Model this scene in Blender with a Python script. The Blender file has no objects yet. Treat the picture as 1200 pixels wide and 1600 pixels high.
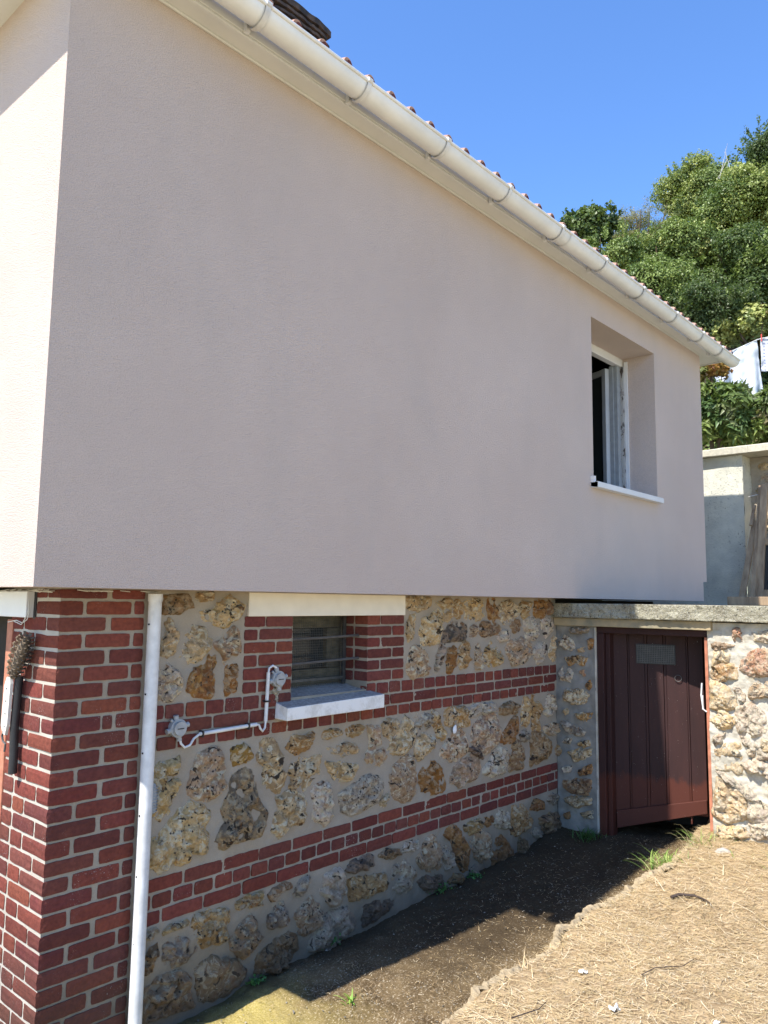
import bpy, math, random, json
import numpy as np
from mathutils import Matrix, Vector
R_ = math.radians
scn = bpy.context.scene
# ---------------------------------------------------------------- camera
cd = bpy.data.cameras.new('camera'); cam = bpy.data.objects.new('camera', cd); scn.collection.objects.link(cam)
cd.sensor_fit = 'HORIZONTAL'; cd.sensor_width = 36; cd.lens = 36.45; cd.clip_start = .05; cd.clip_end = 400
_yaw, _pit, _rol = R_(48.124), R_(6.445), R_(0.7865)
fw = Vector((math.sin(_yaw)*math.cos(_pit), math.cos(_yaw)*math.cos(_pit), math.sin(_pit)))
rt = Vector((math.cos(_yaw), -math.sin(_yaw), 0)); upv = rt.cross(fw)
r2 = rt*math.cos(_rol)+upv*math.sin(_rol); u2 = -rt*math.sin(_rol)+upv*math.cos(_rol)
m = Matrix.Identity(4)
for i in range(3):
    m[i][0] = r2[i]; m[i][1] = u2[i]; m[i][2] = -fw[i]
m[0][3], m[1][3], m[2][3] = -1.448, -3.0, 1.62
cam.matrix_world = m; scn.camera = cam
# ---------------------------------------------------------------- world, sun, exposure
SUN = Vector((-1.0, 0.10, 1.41)).normalized()          # direction towards the sun
w = bpy.data.worlds.new('World'); scn.world = w; w.use_nodes = True
nt = w.node_tree; bg = nt.nodes['Background']; sky = nt.nodes.new('ShaderNodeTexSky')
sky.sky_type = 'NISHITA'; sky.sun_disc = False
sky.sun_elevation = math.asin(SUN.z); sky.sun_rotation = math.atan2(SUN.x, SUN.y)
sky.altitude = 100; sky.air_density = 1.0; sky.dust_density = 0.1; sky.ozone_density = 4.5
hs = nt.nodes.new('ShaderNodeHueSaturation'); hs.inputs['Saturation'].default_value = 1.14; hs.inputs['Hue'].default_value = .506
nt.links.new(sky.outputs[0], hs.inputs['Color']); nt.links.new(hs.outputs[0], bg.inputs[0]); bg.inputs[1].default_value = 0.15
ld = bpy.data.lights.new('sun', 'SUN'); ld.energy = 4.0; ld.angle = R_(0.53); ld.color = (1, .95, .87)
lo = bpy.data.objects.new('sun', ld); scn.collection.objects.link(lo); lo.location = (-5, 1, 12)
lo.rotation_euler = SUN.to_track_quat('Z', 'Y').to_euler()
scn.view_settings.view_transform = 'Standard'; scn.view_settings.look = 'None'
scn.view_settings.exposure = 1.17; scn.view_settings.gamma = 1
# ---------------------------------------------------------------- helpers
rng = np.random.default_rng(7); random.seed(7)
def hash3(ix, iy, iz, s=0):
    h = (ix*374761393 + iy*668265263 + iz*2147483647 + s*974634777) & 0xffffffff
    h = ((h ^ (h >> 13))*1274126177) & 0xffffffff
    return ((h ^ (h >> 16)) & 0xffffff)/float(0xffffff)
def vnoise(P, s=0):
    P = np.asarray(P, float); F = np.floor(P).astype(np.int64); f = P-F; f = f*f*(3-2*f); o = 0
    for dx in (0, 1):
        for dy in (0, 1):
            for dz in (0, 1):
                wgt = (f[:, 0] if dx else 1-f[:, 0])*(f[:, 1] if dy else 1-f[:, 1])*(f[:, 2] if dz else 1-f[:, 2])
                o = o+wgt*hash3(F[:, 0]+dx, F[:, 1]+dy, F[:, 2]+dz, s)
    return o*2-1
def fbm(P, oct=4, s=0, g=.5):
    a, o = 1., 0; P = np.asarray(P, float)
    for i in range(oct):
        o = o+a*vnoise(P, s+i); P = P*2.03+7.1; a *= g
    return o
def tag(o, label=None, cat=None, group=None, kind=None):
    if label: o['label'] = label
    if cat: o['category'] = cat
    if group: o['group'] = group
    if kind: o['kind'] = kind
    return o
def empty(name, loc, label, cat, group=None):
    o = bpy.data.objects.new(name, None); scn.collection.objects.link(o); o.location = loc
    o.empty_display_size = .1
    return tag(o, label, cat, group)
def link(name, me, mat, parent=None):
    o = bpy.data.objects.new(name, me); scn.collection.objects.link(o)
    if mat is not None: me.materials.append(mat)
    if parent is not None:
        o.parent = parent; p = parent; off = Vector((0, 0, 0))
        while p: off += p.location; p = p.parent
        o.location = -off
    return o
class MB:
    def __init__(s): s.V = []; s.F = []; s.C = []; s.C2 = []; s.n = 0
    def add(s, V, F, c=None, c2=None):
        V = np.asarray(V, float).reshape(-1, 3); F = np.asarray(F)
        s.V.append(V); s.F.append(F+s.n); s.n += len(V)
        for L, q in ((s.C, c), (s.C2, c2)):
            if q is None: q = (.5, .5, .5)
            q = np.asarray(q, float)
            L.append(np.broadcast_to(q, (len(V), 3)) if q.ndim == 1 else q)
        return s
    def box(s, a, b, c=None, bev=0):
        (x0, y0, z0), (x1, y1, z1) = np.minimum(a, b), np.maximum(a, b)
        V = [(x, y, z) for x in (x0, x1) for y in (y0, y1) for z in (z0, z1)]
        return s.add(V, [(0, 1, 3, 2), (4, 6, 7, 5), (0, 4, 5, 1), (2, 3, 7, 6), (0, 2, 6, 4), (1, 5, 7, 3)], c)
    def beam(s, p, q, wd, ht, up=(0, 0, 1), c=None):
        p, q = Vector(p), Vector(q); d = (q-p).normalized(); u = Vector(up); r = d.cross(u).normalized(); u = r.cross(d)
        V = [t+r*(a*wd/2)+u*(b*ht/2) for t in (p, q) for a, b in ((-1, -1), (1, -1), (1, 1), (-1, 1))]
        return s.add(V, [(0, 3, 2, 1), (4, 5, 6, 7), (0, 1, 5, 4), (1, 2, 6, 5), (2, 3, 7, 6), (3, 0, 4, 7)], c)
    def tube(s, pts, r, n=10, c=None, caps=True):
        pts = [Vector(p) for p in pts]; rr = r if hasattr(r, '__len__') else [r]*len(pts)
        V = []; F = []; prev = None
        for i, p in enumerate(pts):
            d = (pts[min(i+1, len(pts)-1)]-pts[max(i-1, 0)]).normalized()
            a = prev if prev is not None else (Vector((0, 0, 1)) if abs(d.z) < .9 else Vector((1, 0, 0)))
            a = (a-d*a.dot(d)).normalized(); prev = a; b = d.cross(a)
            V += [p+(a*math.cos(t)+b*math.sin(t))*rr[i] for t in (2*math.pi*k/n for k in range(n))]
        for i in range(len(pts)-1):
            F += [(i*n+k, i*n+(k+1) % n, (i+1)*n+(k+1) % n, (i+1)*n+k) for k in range(n)]
        s.add(V, F, c)
        if caps:
            for i in (0, len(pts)-1):
                s.add(list(V[i*n:(i+1)*n])+[pts[i]], [(k, (k+1) % n, n, n) for k in range(n)], c)
        return s
    def build(s, name, mat, parent=None, smooth=False, bevel=0):
        V = np.concatenate(s.V).astype(np.float32)
        L = []; st = []; tot = []; k = 0
        for F in s.F:
            F = np.asarray(F)
            if F.shape[1] == 4:
                tri = F[:, 2] == F[:, 3]
                for sel, nn in ((F[~tri], 4), (F[tri][:, :3], 3)):
                    if len(sel):
                        L.append(sel.ravel()); st.append(k+np.arange(len(sel))*nn); tot.append(np.full(len(sel), nn)); k += len(sel)*nn
            else:
                nn = F.shape[1]; L.append(F.ravel()); st.append(k+np.arange(len(F))*nn); tot.append(np.full(len(F), nn)); k += len(F)*nn
        L = np.concatenate(L); st = np.concatenate(st); tot = np.concatenate(tot)
        me = bpy.data.meshes.new(name)
        me.vertices.add(len(V)); me.vertices.foreach_set('co', V.ravel())
        me.loops.add(len(L)); me.loops.foreach_set('vertex_index', L.astype(np.int32))
        me.polygons.add(len(st)); me.polygons.foreach_set('loop_start', st.astype(np.int32)); me.polygons.foreach_set('loop_total', tot.astype(np.int32))
        me.update(calc_edges=True); me.validate()
        for nm, Cc in (('Col', s.C), ('Col2', s.C2)):
            c = np.concatenate(Cc); c = np.concatenate([c, np.ones((len(c), 1))], 1).astype(np.float32)
            at = me.attributes.new(nm, 'FLOAT_COLOR', 'POINT'); at.data.foreach_set('color', c.ravel())
        me.polygons.foreach_set('use_smooth', np.full(len(me.polygons), smooth)); me.update()
        o = link(name, me, mat, parent)
        if bevel:
            b = o.modifiers.new('bevel', 'BEVEL'); b.width = bevel; b.segments = 2; b.limit_method = 'ANGLE'
        return o
def gridF(nu, nv):
    i = np.arange(nu-1)[:, None]*nv+np.arange(nv-1)[None, :]; i = i.ravel()
    return np.stack([i, i+nv, i+nv+1, i+1], 1)
# ---------------------------------------------------------------- materials
class NT:
    def __init__(s, name, rough=.8, spec=.3):
        s.m = bpy.data.materials.new(name); s.m.use_nodes = True; s.t = s.m.node_tree; s.b = s.t.nodes['Principled BSDF']
        s.b.inputs['Roughness'].default_value = rough; s.b.inputs['Specular IOR Level'].default_value = spec
        s.tc = s.t.nodes.new('ShaderNodeTexCoord')
    def L(s, a, b): s.t.links.new(a, b)
    def noise(s, sc, det=4, rough=.55, dist=0, stretch=None):
        n = s.t.nodes.new('ShaderNodeTexNoise'); n.inputs['Scale'].default_value = sc; n.inputs['Detail'].default_value = det
        n.inputs['Roughness'].default_value = rough; n.inputs['Distortion'].default_value = dist
        src = s.tc.outputs['Object']
        if stretch:
            mp = s.t.nodes.new('ShaderNodeMapping'); mp.inputs['Scale'].default_value = stretch; s.L(src, mp.inputs[0]); src = mp.outputs[0]
        s.L(src, n.inputs[0]); return n.outputs[0]
    def voro(s, sc, feat='F1', out=0, rnd=1):
        n = s.t.nodes.new('ShaderNodeTexVoronoi'); n.inputs['Scale'].default_value = sc; n.feature = feat; n.inputs['Randomness'].default_value = rnd
        s.L(s.tc.outputs['Object'], n.inputs[0]); return n.outputs[out]
    def ramp(s, f, stops):
        n = s.t.nodes.new('ShaderNodeValToRGB'); e = n.color_ramp.elements
        while len(e) < len(stops): e.new(.5)
        for q, (p, c) in zip(e, stops):
            q.position = p; q.color = (*c, 1) if hasattr(c, '__len__') else (c, c, c, 1)
        s.L(f, n.inputs[0]); return n.outputs[0]
    def mix(s, f, a, b, mode='MIX'):
        n = s.t.nodes.new('ShaderNodeMixRGB'); n.blend_type = mode
        for i, v in enumerate((f, a, b)):
            if isinstance(v, (int, float)): n.inputs[i].default_value = v if i == 0 else (v, v, v, 1)
            elif isinstance(v, tuple): n.inputs[i].default_value = (*v, 1)
            else: s.L(v, n.inputs[i])
        return n.outputs[0]
    def attr(s, nm='Col'):
        n = s.t.nodes.new('ShaderNodeAttribute'); n.attribute_name = nm; return n.outputs['Color']
    def math(s, op, a, b=0):
        n = s.t.nodes.new('ShaderNodeMath'); n.operation = op
        for i, v in enumerate((a, b)):
            if isinstance(v, (int, float)): n.inputs[i].default_value = v
            else: s.L(v, n.inputs[i])
        return n.outputs[0]
    def axis(s, k):
        n = s.t.nodes.new('ShaderNodeSeparateXYZ'); s.L(s.tc.outputs['Object'], n.inputs[0]); return n.outputs[k]
    def col(s, c):
        if isinstance(c, tuple): s.b.inputs['Base Color'].default_value = (*c, 1)
        else: s.L(c, s.b.inputs['Base Color'])
        return s
    def bump(s, h, st=.3, d=.01):
        n = s.t.nodes.new('ShaderNodeBump'); n.inputs['Strength'].default_value = st; n.inputs['Distance'].default_value = d
        s.L(h, n.inputs['Height'])
        if s.b.inputs['Normal'].is_linked: s.L(s.b.inputs['Normal'].links[0].from_socket, n.inputs['Normal'])
        s.L(n.outputs[0], s.b.inputs['Normal']); return s
M = {}
t = NT('render_plaster', .95, .1)
c = t.mix(t.ramp(t.noise(.9, 6, .6), [(.3, 0.), (.7, 1.)]), (.655, .535, .468), (.725, .602, .53)); c = t.mix(t.ramp(t.noise(420, 2), [(.35, .86), (.65, 1.04)]), c, c, 'MULTIPLY') if 0 else c
sp = t.ramp(t.noise(260, 3), [(.36, (.74, .74, .74)), (.60, (1.0, 1.0, 1.0))]); c = t.mix(1., c, sp, 'MULTIPLY')
c = t.mix(t.ramp(t.noise(2.2, 5, .6, .5, (1, 1, .35)), [(.48, 0.), (.75, .32)]), c, (.5, .44, .40))
t.col(c).bump(t.noise(200, 3, .65), 1., .009).bump(t.noise(90, 2, .6), .5, .006).bump(t.noise(5, 3), .10, .01); M['plaster'] = t.m
t = NT('mortar', .95, .1)
c = t.mix(t.ramp(t.noise(6, 5), [(.3, 0.), (.7, 1.)]), (.31, .262, .20), (.39, .34, .27)); c = t.mix(t.ramp(t.noise(300, 2), [(.3, 0.), (.7, .35)]), c, (.18, .16, .13))
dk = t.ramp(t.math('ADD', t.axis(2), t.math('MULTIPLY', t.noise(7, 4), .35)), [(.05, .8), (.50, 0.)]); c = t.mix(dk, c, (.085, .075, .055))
t.col(c).bump(t.noise(30, 6, .6), .5, .006).bump(t.noise(260, 3), .5, .002); M['mortar'] = t.m
t = NT('lime_mortar', .95, .1)
c = t.mix(t.ramp(t.noise(9, 5), [(.3, 0.), (.7, 1.)]), (.40, .37, .30), (.56, .53, .45)); c = t.mix(t.ramp(t.noise(14, 6), [(.55, 0.), (.7, .55)]), c, (.30, .24, .14))
t.col(c).bump(t.noise(25, 7, .65), .9, .012).bump(t.noise(260, 3), .5, .002); M['lime'] = t.m
t = NT('grey_cement', .95, .1)
c = t.mix(t.ramp(t.noise(9, 5), [(.3, 0.), (.7, 1.)]), (.16, .15, .13), (.30, .285, .25)); t.col(c).bump(t.noise(25, 6, .65), .6, .01); M['cement'] = t.m
t = NT('brick', .95, .08)
c = t.attr(); n = t.noise(60, 5); c = t.mix(t.ramp(n, [(.35, .0), (.75, .55)]), c, (.065, .024, .02))
c = t.mix(t.ramp(t.noise(18, 4), [(.5, 0.), (.75, .25)]), c, (.25, .085, .055))
ef = t.math('MULTIPLY', t.ramp(t.noise(170, 3, .7), [(.62, 0.), (.69, .8)]), t.ramp(t.noise(5, 2), [(.55, 0.), (.68, 1.)])); c = t.mix(ef, c, (.55, .50, .47))
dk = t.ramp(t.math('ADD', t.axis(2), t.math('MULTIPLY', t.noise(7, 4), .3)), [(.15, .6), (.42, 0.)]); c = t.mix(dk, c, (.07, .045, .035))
t.col(c).bump(t.noise(90, 5, .65), .6, .004); M['brick'] = t.m
def stone_mat(name, wet):
    t = NT(name, .75, .3)
    f = t.ramp(t.noise(15, 7, .6, 1.2), [(.44, 0.), (.54, 1.)]); c = t.mix(f, t.attr(), t.attr('Col2'))
    wv = t.ramp(t.noise(20, 6, .62, 1.4), [(.52, 0.), (.57, .9)]); bw = t.t.nodes.new('ShaderNodeRGBToBW'); t.L(t.attr(), bw.inputs[0]); wv = t.math('MULTIPLY', wv, t.ramp(bw.outputs[0], [(.12, .06), (.34, 1.)])); c = t.mix(wv, c, (.80, .70, .50))
    d = t.ramp(t.noise(17, 5, .58, 1.2), [(.37, .95), (.41, 0.)]); c = t.mix(d, c, (.035, .026, .02))
    rs = t.ramp(t.noise(24, 6, .66, .8), [(.56, 0.), (.64, .6)]); c = t.mix(rs, c, (.30, .13, .035))
    pit = t.ramp(t.voro(42), [(.16, .95), (.26, 0.)]); pm = t.ramp(t.noise(9, 2), [(.5, 0.), (.56, 1.)]); c = t.mix(t.math('MULTIPLY', pit, pm), c, (.03, .025, .02))
    if wet:
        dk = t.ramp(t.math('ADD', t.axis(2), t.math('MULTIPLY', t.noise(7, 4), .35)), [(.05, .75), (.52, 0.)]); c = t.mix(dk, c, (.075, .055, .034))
    else: c = t.mix(t.ramp(t.noise(11, 6, .65), [(.40, .05), (.66, .6)]), c, (.60, .55, .44))
    t.col(c).bump(t.noise(40, 9, .72, 1.4), 1., .03).bump(t.noise(200, 3), .5, .003)
    return t.m
M['stone'] = stone_mat('flint_stone', True); M['stone2'] = stone_mat('lime_washed_stone', False)
def plain(name, col, rough=.6, spec=.3, var=.12, sc=8, bump=.0, bsc=60, metal=0):
    t = NT(name, rough, spec); d = tuple(v*(1-var*2.2) for v in col)
    t.col(t.mix(t.ramp(t.noise(sc, 6, .6), [(.35, 0.), (.75, 1.)]), col, d)); t.b.inputs['Metallic'].default_value = metal
    if bump: t.bump(t.noise(bsc, 5, .6), bump, .004)
    return t.m
M['white_paint'] = plain('white_lintel_paint', (.78, .73, .62), .75, .2, .05, 9, .15, 90)
t = NT('sill_paint', .75, .3); c = t.mix(t.ramp(t.noise(14, 6, .7), [(.46, 0.), (.62, 1.)]), (.76, .75, .72), (.60, .58, .54))
nz = t.t.nodes.new('ShaderNodeNewGeometry'); sx = t.t.nodes.new('ShaderNodeSeparateXYZ'); t.L(nz.outputs['Normal'], sx.inputs[0])
top = t.math('MULTIPLY', t.ramp(sx.outputs[2], [(.5, 0.), (.8, 1.)]), t.ramp(t.noise(55, 8, .72), [(.36, .95), (.62, .55)])); c = t.mix(top, c, (.19, .185, .17))
t.col(c).bump(t.noise(80, 5), .4, .004); M['sill'] = t.m
M['pvc'] = plain('white_pvc', (.70, .70, .69), .45, .4, .14, 14)
M['gutter'] = plain('cream_gutter_plastic', (.75, .76, .755), .3, .5, .07, 5)
M['soffit'] = plain('cream_soffit_board', (.66, .66, .635), .5, .3, .05, 3)
M['alu'] = plain('white_aluminium', (.72, .72, .72), .4, .5, .04, 6)
M['greyframe'] = plain('grey_window_frame', (.30, .32, .33), .5, .4, .1, 20)
t = NT('peeling_wood', .8, .2); c = t.mix(t.ramp(t.noise(30, 6, .7, .5, (1, 1, .35)), [(.53, 0.), (.57, 1.)]), (.42, .41, .39), (.06, .05, .045)); t.col(c).bump(t.noise(60, 5), .8, .006); M['peel'] = t.m
t = NT('terracotta_tile', .8, .2); c = t.mix(t.noise(12, 5), (.34, .17, .12), (.48, .32, .25)); t.col(c).bump(t.noise(80, 4), .3, .003); M['tile'] = t.m
t = NT('dark_old_tile', .85, .2); c = t.mix(t.ramp(t.noise(22, 6), [(.4, 0.), (.65, 1.)]), (.035, .033, .033), (.10, .075, .06)); t.col(c).bump(t.noise(50, 5), .8, .008); M['darktile'] = t.m
M['black'] = plain('black_rubber', (.02, .02, .022), .5, .4, .1)
M['iron'] = plain('rusty_iron_bar', (.10, .095, .09), .6, .4, .2, 40)
M['wire'] = plain('galvanised_wire', (.11, .11, .105), .5, .4, .2, 30, metal=.5)
M['interior'] = plain('dark_interior', (.05, .045, .04), .95, .05)
t = NT('dark_glass', .12, .5); t.col((.03, .035, .035)); M['glass'] = t.m
t = NT('cellar_wood', .8, .2); c = t.mix(t.ramp(t.noise(16, 5, .6, 0, (1, 1, 3)), [(.35, 0.), (.7, 1.)]), (.17, .15, .10), (.06, .055, .04)); t.col(c); M['cellarframe'] = t.m
t = NT('oxblood_paint', .65, .3)
c = t.mix(t.ramp(t.noise(9, 6, .6, 0, (1, 1, .25)), [(.35, 0.), (.7, 1.)]), (.040, .0155, .014), (.026, .0105, .010))
lowm = t.ramp(t.math('ADD', t.axis(2), t.math('MULTIPLY', t.noise(22, 5, .6, 0, (1, 1, .4)), .16)), [(.46, 1.), (.50, 0.)]); c = t.mix(t.math('MULTIPLY', lowm, .8), c, (.085, .022, .012))
wsp = t.ramp(t.noise(130, 2, .6), [(.74, 0.), (.76, .7)]); c = t.mix(wsp, c, (.5, .46, .42))
t.col(c).bump(t.noise(45, 5, .6, 0, (1, 1, .15)), .4, .003); M['oxblood'] = t.m
M['redpost'] = plain('sun_bleached_red_paint', (.50, .20, .12), .7, .3, .2, 25, .3, 60)
t = NT('old_concrete', .95, .15)
c = t.mix(t.ramp(t.noise(12, 6), [(.35, 0.), (.65, 1.)]), (.36, .34, .25), (.24, .22, .16)); c = t.mix(t.ramp(t.voro(120), [(.15, .8), (.45, 0.)]), c, (.50, .48, .42))
c = t.mix(t.ramp(t.noise(70, 4, .6), [(.58, 0.), (.66, .9)]), c, (.05, .05, .04)); t.col(c).bump(t.noise(110, 5, .7), .9, .01).bump(t.voro(120), .6, .006); M['slab'] = t.m
t = NT('whitewashed_pier', .95, .15)
c = t.mix(t.ramp(t.noise(7, 4), [(.3, 0.), (.7, 1.)]), (.62, .60, .50), (.48, .47, .40)); st = t.math('MULTIPLY', t.ramp(t.noise(40, 5, .7), [(.57, 0.), (.64, .8)]), t.ramp(t.noise(3, 3), [(.42, 0.), (.6, 1.)])); c = t.mix(st, c, (.10, .10, .085))
t.col(c).bump(t.noise(60, 6, .65), .7, .01); M['pier'] = t.m
M['coping'] = plain('cement_coping', (.58, .54, .43), .9, .2, .14, 30, .6, 70)
t = NT('weathered_wood', .85, .15); c = t.mix(t.ramp(t.noise(20, 6, .6, 0, (1, 1, .12)), [(.35, 0.), (.7, 1.)]), (.42, .31, .20), (.22, .15, .095)); t.col(c).bump(t.noise(60, 5, .6, 0, (1, 1, .1)), .5, .003); M['wood'] = t.m
t = NT('path_dirt', .97, .1)
g = t.mix(t.ramp(t.noise(5, 7, .62), [(.35, 0.), (.66, 1.)]), (.080, .053, .026), (.19, .135, .070))
g = t.mix(t.ramp(t.noise(60, 5, .7), [(.5, 0.), (.65, .8)]), g, (.26, .19, .11)); g = t.mix(t.ramp(t.noise(110, 3, .7), [(.58, 0.), (.66, .9)]), g, (.55, .47, .34))
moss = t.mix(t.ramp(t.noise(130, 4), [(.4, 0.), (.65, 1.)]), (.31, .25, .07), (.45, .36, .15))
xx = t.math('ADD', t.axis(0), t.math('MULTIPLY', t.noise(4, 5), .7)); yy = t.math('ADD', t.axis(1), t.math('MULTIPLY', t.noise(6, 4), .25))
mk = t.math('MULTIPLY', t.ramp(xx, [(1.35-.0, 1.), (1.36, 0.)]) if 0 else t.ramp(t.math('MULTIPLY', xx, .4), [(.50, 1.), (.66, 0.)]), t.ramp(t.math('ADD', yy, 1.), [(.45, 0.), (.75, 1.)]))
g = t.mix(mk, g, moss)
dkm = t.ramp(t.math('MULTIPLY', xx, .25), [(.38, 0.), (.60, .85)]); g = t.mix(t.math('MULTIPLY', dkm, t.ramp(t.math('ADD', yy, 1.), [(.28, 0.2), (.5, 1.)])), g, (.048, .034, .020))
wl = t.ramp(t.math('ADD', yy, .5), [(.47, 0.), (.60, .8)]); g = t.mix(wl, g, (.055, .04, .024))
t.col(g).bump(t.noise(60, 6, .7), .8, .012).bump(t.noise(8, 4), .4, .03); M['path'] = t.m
t = NT('dry_earth', .97, .1)
c = t.mix(t.ramp(t.noise(9, 7, .65), [(.35, 0.), (.65, 1.)]), (.30, .21, .115), (.50, .37, .22)); c = t.mix(t.ramp(t.noise(90, 4, .7), [(.45, 0.), (.65, .8)]), c, (.22, .16, .09))
t.col(c).bump(t.noise(50, 7, .7), 1., .015); M['earth'] = t.m
def veg(name, rough=.5, trans=.25):
    t = NT(name, rough, .35); c = t.attr(); t.col(c)
    tb = t.t.nodes.new('ShaderNodeBsdfTranslucent'); t.L(t.mix(.5, c, (.25, .40, .05)), tb.inputs[0])
    mx = t.t.nodes.new('ShaderNodeMixShader'); mx.inputs[0].default_value = trans
    o = t.t.nodes['Material Output']; t.L(t.b.outputs[0], mx.inputs[1]); t.L(tb.outputs[0], mx.inputs[2]); t.L(mx.outputs[0], o.inputs[0]); return t.m
M['leaf'] = veg('leaf', .45, .22); M['straw'] = veg('straw', .8, .15); M['grassblade'] = veg('green_blade', .5, .3)
M['bark'] = plain('bark', (.12, .09, .06), .9, .1, .2, 30, .6, 50)
t = NT('hill_soil', .95, .1); t.col(t.mix(t.noise(6, 5), (.05, .05, .02), (.10, .085, .04))); M['hill'] = t.m
M['rock'] = plain('pale_rock', (.42, .38, .33), .9, .1, .15, 30, .8, 40)
M['edging'] = plain('cement_edging', (.38, .30, .19), .95, .1, .2, 30, .8, 60)
M['whitebit'] = plain('white_scrap', (.8, .8, .78), .7, .2, .03)
M['twig'] = plain('dark_twig', (.08, .06, .05), .9, .1, .2, 40, .5, 60)
M['cone'] = plain('pine_cone_scales', (.22, .17, .12), .8, .2, .25, 60)
M['board'] = plain('white_weathered_strip', (.66, .64, .58), .6, .3, .1, 20, .2, 80)
M['boxgrey'] = plain('painted_grey_metal', (.36, .37, .37), .5, .4, .15, 40, .3, 80)
t = NT('white_cloth', .9, .1); t.col(t.mix(t.noise(20, 3), (.55, .58, .63), (.62, .64, .68))); M['cloth'] = t.m
t = NT('checked_cloth', .9, .1)
chk = t.math('GREATER_THAN', t.math('FRACT', t.math('MULTIPLY', t.axis(1), 22)), .55); ch2 = t.math('GREATER_THAN', t.math('FRACT', t.math('MULTIPLY', t.axis(2), 22)), .55)
t.col(t.mix(t.math('MULTIPLY', chk, ch2), (.60, .60, .64), (.28, .30, .45))); M['check'] = t.m
M['peg'] = plain('red_peg', (.6, .06, .04), .5, .4)
# ---------------------------------------------------------------- ground
def zpath(x, y):
    z = np.interp(x, [-4, -1, 0, .66, 1.25, 2.5, 3.3, 3.87, 5], [-.30, -.26, -.21, -.19, -.155, -.12, -.08, -.02, .02])
    return z
def ybound(x):
    return -1.0-.05*np.sin(x*2.3)-.03*np.exp(-((x-1.9)/.35)**2)+.05*np.clip(x-3, 0, 1)
def zbank(x, y):
    b = ybound(x); return np.interp(x, [-4, -1.4, 0, 1.3, 2.5, 3.87, 6], [-.15, -.06, -.06, -.045, .0, .10, .2])+.03*np.clip(b-y, 0, 2)+.035
nx, ny = 400, 120
X, Y = np.meshgrid(np.linspace(-1.4, 4.9, nx), np.linspace(.02, -1.35, ny), indexing='ij'); x, y = X.ravel(), Y.ravel()
P = np.stack([x, y, x*0], 1); z = zpath(x, y)+.012*fbm(P*5, 4, 3)+.004*fbm(P*40, 3, 9)
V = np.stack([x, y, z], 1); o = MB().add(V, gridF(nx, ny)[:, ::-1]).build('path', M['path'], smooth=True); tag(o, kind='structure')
nx, ny = 420, 190
U, T = np.meshgrid(np.linspace(-1.5, 5.2, nx), np.linspace(0, 1, ny)**1.6, indexing='ij'); x = U.ravel(); tt = T.ravel()
P = np.stack([x, x*0, x*0], 1)
edge = ybound(x)+.028*fbm(P*7, 3, 21)+.014*fbm(P*34, 3, 22); y = edge-tt*3.2
P = np.stack([x, y, x*0], 1); prof = 1-np.exp(-(edge-y)/.016)
z = zpath(x, y)-.02+(zbank(x, y)-zpath(x, y)+.02)*prof+(.012*fbm(P*4, 4, 5)+.008*fbm(P*30, 4, 6))*np.minimum(1, prof+.2)
V = np.stack([x, y, z], 1); o = MB().add(V, gridF(nx, ny)[:, ::-1]).build('dry_ground', M['earth'], smooth=True); tag(o, kind='structure')
mb = MB()
for (a, b) in (((-60, -60), (60, -4.0)), ((-60, -4.0), (-1.4, 30)), ((5.0, -4.0), (60, -2.6))):
    n = 12; X, Y = np.meshgrid(np.linspace(a[0], b[0], n), np.linspace(a[1], b[1], n), indexing='ij'); x, y = X.ravel(), Y.ravel()
    mb.add(np.stack([x, y, np.full_like(x, -.12 if b[0] > -1 else -.28)], 1), gridF(n, n)[:, ::-1])
t = NT('bounce_ground', .95, .1); t.col(t.mix(t.ramp(t.noise(1.5, 6), [(.4, 0.), (.62, 1.)]), (.40, .34, .19), (.58, .48, .32))); M['bounce_ground'] = t.m  # unseen outer ground, its colour made pale to bounce light onto the house wall
o = mb.build('ground', M['bounce_ground']); tag(o, kind='structure')
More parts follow.
